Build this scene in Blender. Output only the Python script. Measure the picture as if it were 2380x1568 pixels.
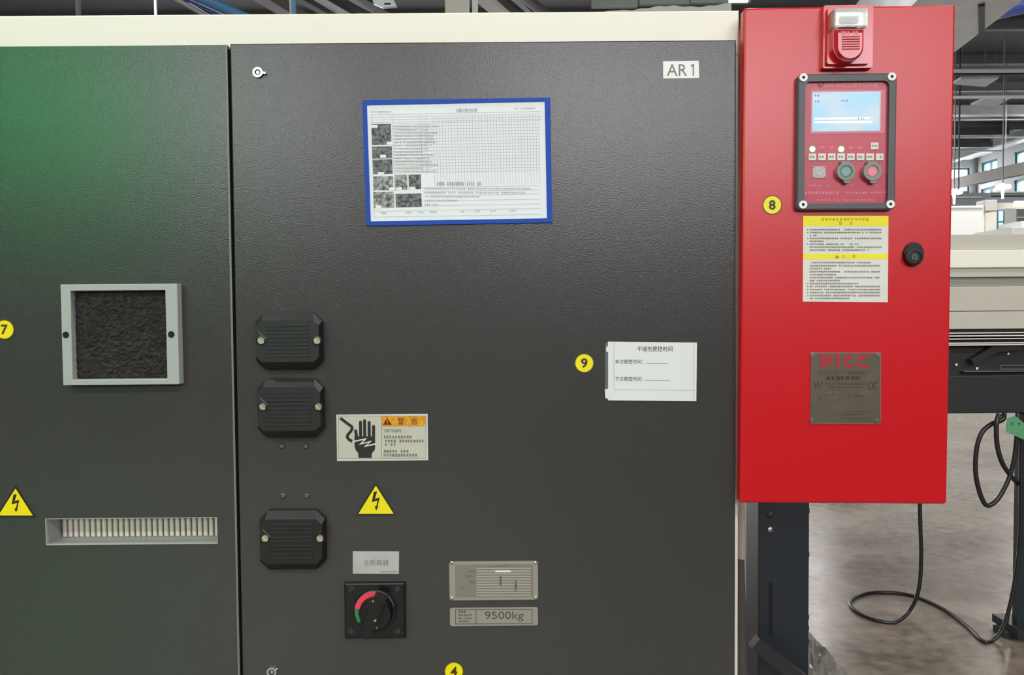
import bpy, math, random
from mathutils import Vector, Matrix
random.seed(7)
for o in list(bpy.data.objects):
    bpy.data.objects.remove(o, do_unlink=True)
scene = bpy.context.scene
COL = scene.collection

# ------------------------------------------------------------------ camera
W, H, F = 2380.0, 1568.0, 1800.0
DIST, EYE = 1.2888, 1.45                     # lens to door front, lens height
PITCH, ROLL, YAW = math.radians(-1.953), math.radians(-0.459), math.radians(0.108)
fwd = Vector((math.sin(YAW) * math.cos(PITCH), math.cos(YAW) * math.cos(PITCH), math.sin(PITCH)))
rt = Vector((math.cos(YAW), -math.sin(YAW), 0))
up = rt.cross(fwd)
RT = rt * math.cos(ROLL) + up * math.sin(ROLL)
UP = -rt * math.sin(ROLL) + up * math.cos(ROLL)
CAM = Vector((0, -DIST, EYE))
cd = bpy.data.cameras.new('camera')
cam = bpy.data.objects.new('camera', cd)
COL.objects.link(cam)
cam.matrix_world = Matrix(((RT.x, UP.x, -fwd.x, CAM.x), (RT.y, UP.y, -fwd.y, CAM.y), (RT.z, UP.z, -fwd.z, CAM.z), (0, 0, 0, 1)))
cd.sensor_width = 36.0
cd.lens = 36.0 * F / W
cd.clip_start = 0.05
cd.clip_end = 300
scene.camera = cam

# ------------------------------------------------------------------ sky, exposure
world = bpy.data.worlds.new('sky')
scene.world = world
world.use_nodes = True
wn = world.node_tree
bgn = wn.nodes['Background']
bgn.inputs[0].default_value = (1.0, 0.95, 0.965, 1)
bgn.inputs[1].default_value = 12.0
vs = scene.view_settings
vs.view_transform = 'Standard'
vs.look = 'None'
vs.exposure = 0.08
vs.gamma = 1.0
vs.use_curve_mapping = False
LAMP_W = 195.0                               # power of one hall lamp


def window_portal(x0, x1, z0, z1, y, turn=0):       # daylight sampling through a window opening of the hall
    l = bpy.data.lights.new('daylight_opening', 'AREA')
    l.shape = 'RECTANGLE'
    l.size, l.size_y = x1 - x0, z1 - z0
    l.cycles.is_portal = True
    o = bpy.data.objects.new('daylight_opening', l)
    COL.objects.link(o)
    o.location = ((x0 + x1) / 2, y, (z0 + z1) / 2)
    o.rotation_euler = (math.radians(90), 0, math.radians(turn))     # faces into the hall
NEAR_WINDOWS = ((-12.6, -7.9), (-7.4, -3.5), (-1.2, 4.8), (5.3, 8.9))
NEAR_Y, WZ0, WZ1 = -16.0, 4.4, 8.1
for a, b in NEAR_WINDOWS:
    window_portal(a, b, WZ0, WZ1, NEAR_Y - 0.1)
for a, b, c in ((-15.0, -5.0, 2.5), (-4.0, 6.0, 2.5), (16.8, 20.3, 5.5)):
    window_portal(a, b, c, 7.6, 33.1, 180)

# ------------------------------------------------------------------ pixels to places


def ray(px, py):
    return RT * ((px - W / 2) / F) + UP * ((H / 2 - py) / F) + fwd


class Frame:
    def __init__(s, O, U=(1, 0, 0), V=(0, 0, 1)):
        s.O, s.U, s.V = Vector(O), Vector(U).normalized(), Vector(V).normalized()
        s.N = s.U.cross(s.V)

    def hit(s, px, py, w=0.0):
        d = ray(px, py)
        t = ((s.O + s.N * w - CAM).dot(s.N)) / d.dot(s.N)
        return CAM + d * t

    def rot(s):
        return Matrix((s.U, s.V, s.N)).transposed().to_4x4()


def FY(y):
    return Frame((0, y, 0))


def on_z(px, py, z):
    d = ray(px, py)
    return CAM + d * ((z - EYE) / d.z)


DOOR = Frame((0, 0, 0))
CREAM = Frame((0, 0.018, 0))
bx_th, bx_ro = math.radians(1.96), math.radians(-0.35)
_U = Vector((math.cos(bx_th), -math.sin(bx_th), 0))
_Z = Vector((0, 0, 1))
REDO = FY(-0.022).hit(1724.5, 590)
RED = Frame(REDO, _U * math.cos(bx_ro) + _Z * math.sin(bx_ro), -_U * math.sin(bx_ro) + _Z * math.cos(bx_ro))

# ------------------------------------------------------------------ materials


def lin(c):
    return tuple(((v / 255) / 12.92 if v / 255 <= 0.04045 else ((v / 255 + 0.055) / 1.055) ** 2.4) for v in c) + (1,)


MATS = {}


def mat(name, rgb, rough=0.5, metal=0.0, bump=None, var=None, coat=0.0, spec=None, trans=0.0, alpha=1.0, emit=None):
    """rgb is sRGB 0-255; bump = (scale, strength, distance); var = (scale, amount) colour mottling"""
    if name in MATS:
        return MATS[name]
    m = bpy.data.materials.new(name)
    m.use_nodes = True
    nt = m.node_tree
    b = nt.nodes['Principled BSDF']
    b.inputs['Base Color'].default_value = lin(rgb)
    b.inputs['Roughness'].default_value = rough
    b.inputs['Metallic'].default_value = metal
    b.inputs['Coat Weight'].default_value = coat
    if coat:
        b.inputs['Coat Roughness'].default_value = 0.12
    if spec is not None:
        b.inputs['Specular IOR Level'].default_value = spec
    b.inputs['Transmission Weight'].default_value = trans
    b.inputs['Alpha'].default_value = alpha
    if emit:
        b.inputs['Emission Color'].default_value = lin(emit[0])
        b.inputs['Emission Strength'].default_value = emit[1]
    tc = nt.nodes.new('ShaderNodeTexCoord')
    if var:
        n = nt.nodes.new('ShaderNodeTexNoise')
        n.inputs['Scale'].default_value = var[0]
        n.inputs['Detail'].default_value = 5
        nt.links.new(tc.outputs['Object'], n.inputs['Vector'])
        r = nt.nodes.new('ShaderNodeValToRGB')
        c = lin(rgb)
        r.color_ramp.elements[0].position = 0.3
        r.color_ramp.elements[1].position = 0.7
        r.color_ramp.elements[0].color = tuple(max(.004, v * (1 - var[1])) for v in c[:3]) + (1,)
        r.color_ramp.elements[1].color = tuple(min(1, v * (1 + var[1])) for v in c[:3]) + (1,)
        nt.links.new(n.outputs['Fac'], r.inputs['Fac'])
        nt.links.new(r.outputs['Color'], b.inputs['Base Color'])
    if bump:
        n = nt.nodes.new('ShaderNodeTexNoise')
        n.inputs['Scale'].default_value = bump[0]
        n.inputs['Detail'].default_value = 2
        nt.links.new(tc.outputs['Object'], n.inputs['Vector'])
        bp = nt.nodes.new('ShaderNodeBump')
        bp.inputs['Strength'].default_value = bump[1]
        bp.inputs['Distance'].default_value = bump[2]
        nt.links.new(n.outputs['Fac'], bp.inputs['Height'])
        nt.links.new(bp.outputs['Normal'], b.inputs['Normal'])
    MATS[name] = m
    return m


M_GREY = mat('grey_powder_coat', (62, 61, 60), 0.22, spec=.5, bump=(430, 0.32, 0.0008))
M_CREAM = mat('cream_paint', (240, 232, 220), 0.42, bump=(200, 0.08, 0.0008))
M_RED = mat('red_paint', (200, 16, 27), 0.28, spec=.6)
M_DARKGAP = mat('dark_gap', (12, 12, 12), 0.8)
M_BLACK = mat('black_plastic', (22, 22, 21), 0.48, bump=(500, 0.1, 0.0005))
M_DEEP = mat('glossy_black_plastic', (16, 16, 16), 0.3)
M_STEEL = mat('bright_steel', (200, 196, 190), 0.28, 1.0)
M_BRASS = mat('nickel_screw', (208, 198, 178), 0.3, 1.0)
M_ALU = mat('brushed_aluminium', (172, 168, 158), 0.45, 0.55)
M_FRAME = mat('light_grey_paint', (168, 173, 168), 0.45)
M_FOAM = mat('filter_foam', (40, 38, 35), 0.75, var=(90, 0.5), bump=(300, 0.8, 0.004))
M_FIN = mat('fin_metal', (226, 217, 206), 0.4, 0.25)
M_YEL = mat('yellow_vinyl', (243, 224, 5), 0.4)
M_INK = mat('black_ink', (28, 27, 25), 0.5)
M_GINK = mat('grey_ink', (120, 120, 120), 0.6)
M_LINK = mat('pale_grey_ink', (186, 187, 188), 0.6)
M_BLUE = mat('blue_plastic', (30, 74, 172), 0.5, spec=.2)
M_PAPER = mat('white_paper', (232, 234, 238), 0.55)
M_NOTE = mat('note_paper', (226, 225, 228), 0.45)
M_WHITE = mat('white_plastic', (236, 236, 234), 0.4)
M_LABEL = mat('beige_label', (196, 192, 178), 0.45)
M_LABEL2 = mat('label_border', (214, 212, 202), 0.45)
M_ORANGE = mat('orange_label', (218, 150, 18), 0.45, var=(220, 0.25))
M_SIGNGREY = mat('silver_label', (180, 180, 176), 0.4, var=(40, 0.06))
M_PLATE = mat('etched_plate', (142, 135, 125), 0.45, 0.35)
M_BROWNPL = mat('bronze_plate', (108, 99, 86), 0.35, 0.45, var=(30, 0.08))
M_BROWNINK = mat('plate_ink', (78, 70, 64), 0.5)
M_REDINK = mat('red_letter', (178, 28, 42), 0.4)
M_NAVY = mat('navy_ink', (50, 52, 92), 0.5)
M_PANELGREY = mat('charcoal_bezel', (74, 76, 79), 0.4)
M_FACE = mat('raspberry_membrane', (188, 52, 76), 0.30)
M_FACE2 = mat('raspberry_window_surround', (206, 92, 112), 0.30)
M_PINKINK = mat('pink_print', (236, 150, 165), 0.5)
M_KEY = mat('key_white', (222, 214, 208), 0.4)
M_GUARD = mat('button_guard_grey', (134, 126, 120), 0.35)
M_GREENB = mat('green_button', (30, 130, 95), 0.35)
M_PALEGREEN = mat('grey_button_cap', (128, 150, 152), 0.35)
M_PINKB = mat('pink_button', (226, 128, 140), 0.35)
M_DOME = mat('red_lens_plastic', (200, 30, 42), 0.2, coat=0.5)
M_STROBE = mat('clear_lens', (225, 225, 220), 0.08, trans=0.75)
M_REFLECTOR = mat('strobe_reflector', (235, 235, 230), 0.25, 0.7)
M_SWRED = mat('switch_red', (232, 70, 88), 0.35)
M_SWGREEN = mat('switch_green', (48, 128, 80), 0.35)

# ------------------------------------------------------------------ mesh builder


class MB:
    def __init__(s):
        s.v, s.f = [], []

    def prism(s, pts, z0, z1, inset=0.0, cap=True):
        """polygon (ccw) from z0 to z1; inset shrinks the top towards the centre by a ratio"""
        a = sum(pts[i][0] * pts[(i + 1) % len(pts)][1] - pts[(i + 1) % len(pts)][0] * pts[i][1] for i in range(len(pts)))
        if a < 0:
            pts = pts[::-1]
        n = len(pts)
        b = len(s.v)
        cx, cy = sum(p[0] for p in pts) / n, sum(p[1] for p in pts) / n
        s.v += [(x, y, z0) for x, y in pts]
        s.v += [(cx + (x - cx) * (1 - inset), cy + (y - cy) * (1 - inset), z1) for x, y in pts]
        for i in range(n):
            j = (i + 1) % n
            s.f.append((b + i, b + j, b + n + j, b + n + i))
        s.f.append(tuple(b + n + i for i in range(n)))
        s.f.append(tuple(b + i for i in range(n))[::-1])
        return s

    def loft(s, loops, cap0=True, cap1=True):
        n = len(loops[0])
        b = len(s.v)
        for l in loops:
            s.v += [tuple(p) for p in l]
        for k in range(len(loops) - 1):
            for i in range(n):
                j = (i + 1) % n
                s.f.append((b + k * n + i, b + k * n + j, b + (k + 1) * n + j, b + (k + 1) * n + i))
        if cap0:
            s.f.append(tuple(b + i for i in range(n))[::-1])
        if cap1:
            e = b + (len(loops) - 1) * n
            s.f.append(tuple(e + i for i in range(n)))
        return s

    def box(s, x0, x1, y0, y1, z0, z1, bev=0.0):
        if x0 > x1:
            x0, x1 = x1, x0
        if y0 > y1:
            y0, y1 = y1, y0
        P = lambda d: [(x0 + d, y0 + d), (x1 - d, y0 + d), (x1 - d, y1 - d), (x0 + d, y1 - d)]
        if bev:
            s.loft([[(x, y, z0) for x, y in P(0)], [(x, y, z1 - bev) for x, y in P(0)],
                    [(x, y, z1 - bev * 0.3) for x, y in P(bev * 0.3)], [(x, y, z1) for x, y in P(bev)]])
        else:
            s.loft([[(x, y, z0) for x, y in P(0)], [(x, y, z1) for x, y in P(0)]])
        return s

    def lathe(s, cx, cy, prof, n=28, cap0=True, cap1=True):
        s.loft([[(cx + r * math.cos(2 * math.pi * i / n), cy + r * math.sin(2 * math.pi * i / n), z) for i in range(n)] for r, z in prof], cap0, cap1)
        return s

    def ring(s, cx, cy, r0, r1, z0, z1, a0=0, a1=360, n=36):
        full = abs(a1 - a0) >= 360
        b = len(s.v)
        m = n if full else n + 1
        for i in range(m):
            a = math.radians(a0 + (a1 - a0) * i / n)
            c, q = math.cos(a), math.sin(a)
            s.v += [(cx + r0 * c, cy + r0 * q, z0), (cx + r1 * c, cy + r1 * q, z0), (cx + r1 * c, cy + r1 * q, z1), (cx + r0 * c, cy + r0 * q, z1)]
        for i in range(n):
            j = (i + 1) % m
            for k in range(4):
                l = (k + 1) % 4
                s.f.append((b + i * 4 + k, b + j * 4 + k, b + j * 4 + l, b + i * 4 + l))
        if not full:
            s.f.append((b, b + 1, b + 2, b + 3))
            e = b + n * 4
            s.f.append((e + 3, e + 2, e + 1, e))
        return s

    def tube(s, pts, r, n=10, cap=True):
        P = [Vector(p) for p in pts]
        loops = []
        prev = None
        for i, p in enumerate(P):
            t = (P[min(i + 1, len(P) - 1)] - P[max(i - 1, 0)]).normalized()
            if prev is None:
                a = Vector((0, 0, 1)) if abs(t.z) < 0.9 else Vector((1, 0, 0))
                e = t.cross(a).normalized()
            else:
                e = (prev - t * prev.dot(t)).normalized()
            prev = e
            g = t.cross(e)
            rr = r[i] if isinstance(r, (list, tuple)) else r
            loops.append([p + (e * math.cos(2 * math.pi * k / n) + g * math.sin(2 * math.pi * k / n)) * rr for k in range(n)])
        s.loft(loops, cap, cap)
        return s

    def quad(s, a, b, c, d):
        k = len(s.v)
        s.v += [a, b, c, d]
        s.f.append((k, k + 1, k + 2, k + 3))
        return s

    def stroke(s, pts, w, z0, z1, closed=False):
        """flat ribbon of width w along 2-D points with mitred joints, from z0 to z1"""
        n = len(pts)
        L, Rr = [], []
        for i in range(n):
            p = Vector(pts[i])
            a = Vector(pts[i - 1]) if (i > 0 or closed) else None
            b = Vector(pts[(i + 1) % n]) if (i < n - 1 or closed) else None
            d1 = (p - a).normalized() if a is not None else None
            d2 = (b - p).normalized() if b is not None else None
            d1 = d1 or d2
            d2 = d2 or d1
            n1, n2 = Vector((-d1.y, d1.x)), Vector((-d2.y, d2.x))
            m = (n1 + n2)
            m = m.normalized() if m.length > 1e-6 else n1
            k = min(2.5, 1 / max(0.3, m.dot(n1)))
            L.append(p + m * (w / 2 * k))
            Rr.append(p - m * (w / 2 * k))
        rng = range(n if closed else n - 1)
        for i in rng:
            j = (i + 1) % n
            s.prism([tuple(Rr[i]), tuple(Rr[j]), tuple(L[j]), tuple(L[i])], z0 - i * 1.5e-5, z1 - i * 1.5e-5)
        return s

    def mesh(s, name, smooth=False):
        m = bpy.data.meshes.new(name)
        m.from_pydata([tuple(p) for p in s.v], [], s.f)
        m.validate()
        if smooth:
            m.polygons.foreach_set('use_smooth', [True] * len(m.polygons))
            m.set_sharp_from_angle(angle=math.radians(38))
        m.update()
        return m


def rrect(x0, y0, x1, y1, r, n=5):
    out = []
    for cx, cy, a in ((x1 - r, y1 - r, 0), (x0 + r, y1 - r, 90), (x0 + r, y0 + r, 180), (x1 - r, y0 + r, 270)):
        for i in range(n + 1):
            t = math.radians(a + 90 * i / n)
            out.append((cx + r * math.cos(t), cy + r * math.sin(t)))
    return out


def tag(o, label=None, cat=None, group=None, kind=None):
    if label:
        o['label'] = label
    if cat:
        o['category'] = cat
    if group:
        o['group'] = group
    if kind:
        o['kind'] = kind
    return o


def add(name, data, m=None, parent=None, loc=None):
    o = bpy.data.objects.new(name, data)
    COL.objects.link(o)
    if m is not None and not data.materials:
        data.materials.append(m)
    if parent is not None:
        o.parent = parent
    if loc is not None:
        o.location = loc
    return o


FONT_CACHE = {}


def text_mesh(txt, bold=0.0):
    if (txt, bold) in FONT_CACHE:
        return FONT_CACHE[(txt, bold)]
    c = bpy.data.curves.new('lettering', 'FONT')
    c.body = txt
    c.resolution_u = 3
    c.offset = bold
    o = bpy.data.objects.new('lettering', c)
    COL.objects.link(o)
    dg = bpy.context.evaluated_depsgraph_get()
    dg.update()
    me = bpy.data.meshes.new_from_object(o.evaluated_get(dg))
    bpy.data.objects.remove(o, do_unlink=True)
    bpy.data.curves.remove(c)
    vs_ = [tuple(v.co) for v in me.vertices]
    fs_ = [tuple(p.vertices) for p in me.polygons]
    bpy.data.meshes.remove(me)
    FONT_CACHE[(txt, bold)] = (vs_, fs_)
    return FONT_CACHE[(txt, bold)]


class Thing:
    """a top-level Empty lying on a frame; all its parts are given in photo pixels on that frame"""

    def __init__(s, name, label, cat, frame, px, py, group=None, w=0.0, kind=None, at=None):
        s.fr = frame
        s.o = bpy.data.objects.new(name, None)
        s.o.empty_display_size = 0.02
        COL.objects.link(s.o)
        p = Vector(at) if at else frame.hit(px, py, w)
        s.p = p
        mw = frame.rot()
        mw.translation = p
        s.o.matrix_world = mw
        tag(s.o, label, cat, group, kind)
        a, b = s.xy(px, py), s.xy(px + 10, py)
        s.s = (Vector(b) - Vector(a)).length / 10      # metres per pixel here

    def xy(s, px, py, w=0.0):
        q = s.fr.hit(px, py, w) - s.p
        return (q.dot(s.fr.U), q.dot(s.fr.V))

    def z(s):
        return (s.fr.O - s.p).dot(s.fr.N)

    def pts(s, P, w=0.0):
        return [s.xy(x, y, w) for x, y in P]

    def part(s, name, mb, m, parent=None, label=None, smooth=False, kind=None):
        o = add(name, mb.mesh(name, smooth), m, parent or s.o)
        tag(o, label, kind=kind)
        return o

    def plate(s, name, P, z0, z1, m, parent=None, label=None, w=None, inset=0.0):
        return s.part(name, MB().prism(s.pts(P, z1 if w is None else w), z0, z1, inset), m, parent, label)

    def rect(s, name, x0, y0, x1, y1, z0, z1, m, parent=None, label=None, bev=0.0):
        a, b = s.xy(x0, (y0 + y1) / 2, z1), s.xy(x1, (y0 + y1) / 2, z1)
        c, d = s.xy((x0 + x1) / 2, y1, z1), s.xy((x0 + x1) / 2, y0, z1)
        return s.part(name, MB().box(a[0], b[0], c[1], d[1], z0, z1, bev), m, parent, label)

    def text(s, name, txt, x0, y0, x1, y1, z, m, parent=None, label=None, bold=0.003):
        """lettering stretched into the pixel box"""
        v, f = text_mesh(txt, bold)
        ax, bx = min(p[0] for p in v), max(p[0] for p in v)
        ay, by = min(p[1] for p in v), max(p[1] for p in v)
        mb = MB()
        for p in v:
            u, t = (p[0] - ax) / (bx - ax), (p[1] - ay) / (by - ay)
            q = s.xy(x0 + u * (x1 - x0), y1 + t * (y0 - y1), z)
            mb.v.append((q[0], q[1], z))
        mb.f = list(f)
        return s.part(name, mb, m, parent, label)

    def glyphs(s, name, rows, z, m, parent=None, label=None, fill=0.72):
        """rows of unreadably small print: (x0, x1, yc, h, pitch)"""
        mb = MB()
        for x0, x1, yc, h, pitch in rows:
            x = x0
            while x < x1 - pitch * 0.5:
                g = pitch * fill
                if random.random() < 0.94:
                    for k in range(random.choice((3, 4, 4))):
                        t = (k + 0.5) / 4 + random.uniform(-.05, .05)
                        y = yc - h / 2 + h * t
                        mb.prism(s.pts([(x, y - h * .07), (x + g * random.uniform(.6, 1), y - h * .07), (x + g * random.uniform(.6, 1), y + h * .07), (x, y + h * .07)], z), z - 0.00003, z)
                    for k in range(random.choice((2, 3))):
                        xx = x + g * (k * .33 + random.uniform(.02, .3))
                        mb.prism(s.pts([(xx, yc - h / 2), (xx + h * .13, yc - h / 2), (xx + h * .13, yc + h / 2), (xx, yc + h / 2)], z), z - 0.00003, z)
                x += pitch
        return s.part(name, mb, m, parent, label, kind='stuff')

    def lines(s, name, segs, wpx, z, m, parent=None, label=None):
        mb = MB()
        for (x0, y0, x1, y1) in segs:
            mb.stroke([s.xy(x0, y0, z), s.xy(x1, y1, z)], wpx * s.s, z - 0.00004, z)
        return s.part(name, mb, m, parent, label, kind='stuff' if len(segs) > 10 else None)

    def disc(s, name, px, py, prof, m, parent=None, label=None, n=32, w=None):
        """lathe: prof = [(radius px, z)]"""
        c = s.xy(px, py, prof[-1][1] if w is None else w)
        return s.part(name, MB().lathe(c[0], c[1], [(r * s.s, z) for r, z in prof], n), m, parent, label, smooth=True)


def slotted_screw(T, px, py, r, z, parent, m=None, ang=-40, name='screw_or_glint'):
    c = T.xy(px, py, z + 0.002)
    R = r * T.s
    mb = MB()
    for sgn in (1, -1):                       # two half heads with the slot between them
        a = math.radians(ang)
        pts = []
        for i in range(11):
            t = math.asin(0.16) + (math.pi - 2 * math.asin(0.16)) * i / 10
            x, y = R * math.cos(t), R * math.sin(t) * sgn
            pts.append((c[0] + x * math.cos(a) - y * math.sin(a), c[1] + x * math.sin(a) + y * math.cos(a)))
        mb.prism(pts, z, z + 0.0026, 0.12)
    mb.lathe(c[0], c[1], [(R * .98, z), (R * .98, z + 0.0012)], 20)
    return T.part(name, mb, m or M_BRASS, parent)


def grid_plate(xs, ys, holes, z0, z1):
    mb = MB()
    nx, ny = len(xs), len(ys)
    for z in (z0, z1):
        for y in ys:
            for x in xs:
                mb.v.append((x, y, z))
    I = lambda i, j, k: k * nx * ny + j * nx + i
    solid = lambda i, j: 0 <= i < nx - 1 and 0 <= j < ny - 1 and (i, j) not in holes
    for i in range(nx - 1):
        for j in range(ny - 1):
            if not solid(i, j):
                continue
            mb.f.append((I(i, j, 1), I(i + 1, j, 1), I(i + 1, j + 1, 1), I(i, j + 1, 1)))
            mb.f.append((I(i, j, 0), I(i, j + 1, 0), I(i + 1, j + 1, 0), I(i + 1, j, 0)))
            if not solid(i, j - 1):
                mb.f.append((I(i, j, 0), I(i + 1, j, 0), I(i + 1, j, 1), I(i, j, 1)))
            if not solid(i, j + 1):
                mb.f.append((I(i, j + 1, 1), I(i + 1, j + 1, 1), I(i + 1, j + 1, 0), I(i, j + 1, 0)))
            if not solid(i - 1, j):
                mb.f.append((I(i, j, 1), I(i, j + 1, 1), I(i, j + 1, 0), I(i, j, 0)))
            if not solid(i + 1, j):
                mb.f.append((I(i + 1, j, 0), I(i + 1, j + 1, 0), I(i + 1, j + 1, 1), I(i + 1, j, 1)))
    return mb


def world_obj(name, mb, m, label=None, cat=None, group=None, kind=None, parent=None, smooth=False):
    o = add(name, mb.mesh(name, smooth), m, parent)
    return tag(o, label, cat, group, kind)


def bar(p, q, wx, wz):
    """square bar between two world points"""
    p, q = Vector(p), Vector(q)
    t = (q - p).normalized()
    e = t.cross(Vector((0, 0, 1)))
    e = e.normalized() if e.length > 1e-4 else Vector((1, 0, 0))
    g = e.cross(t)
    mb = MB()
    L = lambda c: [c + e * a * wx / 2 + g * b * wz / 2 for a, b in ((-1, -1), (1, -1), (1, 1), (-1, 1))]
    mb.loft([L(p), L(q)])
    return mb


# ================================================================== THE HALL
HX0, HX1, HY0, HY1, HZ = -19.0, 20.6, NEAR_Y, 33.0, 8.7


def floor_material():
    m = bpy.data.materials.new('polished_concrete')
    m.use_nodes = True
    nt = m.node_tree
    b = nt.nodes['Principled BSDF']
    tc = nt.nodes.new('ShaderNodeTexCoord')
    n1 = nt.nodes.new('ShaderNodeTexNoise')
    n1.inputs['Scale'].default_value = 1.6
    n1.inputs['Detail'].default_value = 8
    n1.inputs['Distortion'].default_value = 0.6
    n2 = nt.nodes.new('ShaderNodeTexNoise')
    n2.inputs['Scale'].default_value = 14
    n2.inputs['Detail'].default_value = 6
    mp = nt.nodes.new('ShaderNodeMapping')
    mp.inputs['Scale'].default_value = (1.0, 1.15, 1)
    nt.links.new(tc.outputs['Object'], mp.inputs['Vector'])
    nt.links.new(mp.outputs['Vector'], n1.inputs['Vector'])
    nt.links.new(mp.outputs['Vector'], n2.inputs['Vector'])
    mx = nt.nodes.new('ShaderNodeMath')
    mx.operation = 'MULTIPLY_ADD'
    mx.inputs[1].default_value = 0.45
    nt.links.new(n2.outputs['Fac'], mx.inputs[0])
    sc = nt.nodes.new('ShaderNodeMath')
    sc.operation = 'MULTIPLY'
    sc.inputs[1].default_value = 0.6
    nt.links.new(n1.outputs['Fac'], sc.inputs[0])
    nt.links.new(sc.outputs[0], mx.inputs[2])
    r = nt.nodes.new('ShaderNodeValToRGB')
    r.color_ramp.elements[0].position = 0.36
    r.color_ramp.elements[0].color = lin((88, 78, 68))
    r.color_ramp.elements[1].position = 0.66
    r.color_ramp.elements[1].color = lin((146, 134, 120))
    nt.links.new(mx.outputs[0], r.inputs['Fac'])
    nt.links.new(r.outputs['Color'], b.inputs['Base Color'])
    rr = nt.nodes.new('ShaderNodeMapRange')
    rr.inputs['To Min'].default_value = 0.16
    rr.inputs['To Max'].default_value = 0.36
    nt.links.new(n1.outputs['Fac'], rr.inputs['Value'])
    nt.links.new(rr.outputs['Result'], b.inputs['Roughness'])
    bp = nt.nodes.new('ShaderNodeBump')
    bp.inputs['Strength'].default_value = 0.08
    bp.inputs['Distance'].default_value = 0.01
    nt.links.new(n2.outputs['Fac'], bp.inputs['Height'])
    nt.links.new(bp.outputs['Normal'], b.inputs['Normal'])
    return m


M_FLOOR = floor_material()
M_WALL = mat('pale_grey_wall', (176, 178, 178), 0.7, var=(0.8, 0.05))
M_DECK = mat('dark_roof_deck', (84, 87, 90), 0.7, var=(0.6, 0.12))
M_PURLIN = mat('grey_roof_steel', (120, 124, 124), 0.5)
M_BLUEFR = mat('teal_window_frame', (62, 110, 124), 0.45)
M_DUCT = mat('galvanised_duct', (206, 208, 212), 0.4, 0.25, var=(3, 0.1))
M_TRAY = mat('pale_tray', (206, 206, 200), 0.5)
M_DARKTRAY = mat('dark_tray', (52, 54, 58), 0.5)
M_BLUEPIPE = mat('blue_pipe', (88, 140, 190), 0.35)
M_VIOLET = mat('deep_blue_pipe', (74, 92, 170), 0.35)
M_COLUMN = mat('beige_column', (192, 187, 178), 0.6)
M_PANE = bpy.data.materials.new('window_glass')
M_PANE.use_nodes = True
_nt = M_PANE.node_tree
_tr = _nt.nodes.new('ShaderNodeBsdfTransparent')
_tr.inputs[0].default_value = (.95, .97, .98, 1)
_gl = _nt.nodes.new('ShaderNodeBsdfGlossy')
_gl.inputs['Roughness'].default_value = .02
_mx = _nt.nodes.new('ShaderNodeMixShader')
_mx.inputs[0].default_value = .04
_nt.links.new(_tr.outputs[0], _mx.inputs[1])
_nt.links.new(_gl.outputs[0], _mx.inputs[2])
_nt.links.new(_mx.outputs[0], _nt.nodes['Material Output'].inputs['Surface'])

world_obj('floor', MB().box(HX0, HX1, HY0, HY1, -0.2, 0.0), M_FLOOR, kind='structure')
ceil = world_obj('ceiling', MB().box(HX0, HX1, HY0, HY1, HZ, HZ + 0.2), M_DECK, kind='structure')
pm = None
for k in range(18):
    y = HY0 + 1.4 + k * 2.75
    mb = MB()
    mb.box(HX0, HX1, y - 0.09, y + 0.09, HZ - 0.30, HZ - 0.28)
    mb.box(HX0, HX1, y - 0.02, y + 0.02, HZ - 0.28, HZ)
    world_obj('purlin', mb, M_PURLIN, parent=ceil)


def yz_wall(name, x, t, ys, zs, holes, m):
    """wall in a plane of constant X"""
    mb = grid_plate(ys, zs, holes, 0, t)
    mb.v = [(x + p[2], p[0], p[1]) for p in mb.v]
    mb.f = [f[::-1] for f in mb.f] if False else mb.f
    return world_obj(name, mb, m, kind='structure')


def xz_wall(name, y, t, xs, zs, holes, m):
    mb = grid_plate(xs, zs, holes, 0, t)
    mb.v = [(p[0], y + p[2], p[1]) for p in mb.v]
    return world_obj(name, mb, m, kind='structure')


WIN = [0]


def window_unit(axis, c, a0, a1, z0, z1, nx, nz, fw=0.07):
    """framed window standing in an opening; parts: frame members and panes"""
    WIN[0] += 1
    root = bpy.data.objects.new('window_%d' % WIN[0], None)
    COL.objects.link(root)
    root['kind'] = 'structure'

    def bx(a, b, p, q, t):
        mb = MB()
        if axis == 'x':
            mb.box(c - t, c + t, a, b, p, q)
        else:
            mb.box(a, b, c - t, c + t, p, q)
        return mb
    mb = bx(a0, a1, z0, z0 + fw, .05)
    for part in (bx(a0, a1, z1 - fw, z1, .05), bx(a0, a0 + fw, z0 + fw, z1 - fw, .05), bx(a1 - fw, a1, z0 + fw, z1 - fw, .05)):
        k = len(mb.v)
        mb.v += part.v
        mb.f += [tuple(i + k for i in f) for f in part.f]
    add('window_frame', mb.mesh('window_frame'), M_BLUEFR, root)
    for i in range(nx):
        for j in range(nz):
            p, q = a0 + (a1 - a0) * i / nx, a0 + (a1 - a0) * (i + 1) / nx
            u, v = z0 + (z1 - z0) * j / nz, z0 + (z1 - z0) * (j + 1) / nz
            add('pane', bx(p, q, u, v, .004).mesh('pane'), M_PANE, root)
    for i in range(1, nx):
        a = a0 + (a1 - a0) * i / nx
        add('mullion', bx(a - fw / 2, a + fw / 2, z0 + fw, z1 - fw, .04).mesh('mullion'), M_BLUEFR, root)
    for j in range(1, nz):
        z = z0 + (z1 - z0) * j / nz
        add('transom', bx(a0 + fw, a1 - fw, z - fw / 2, z + fw / 2, .03).mesh('transom'), M_BLUEFR, root)
    return root


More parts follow.
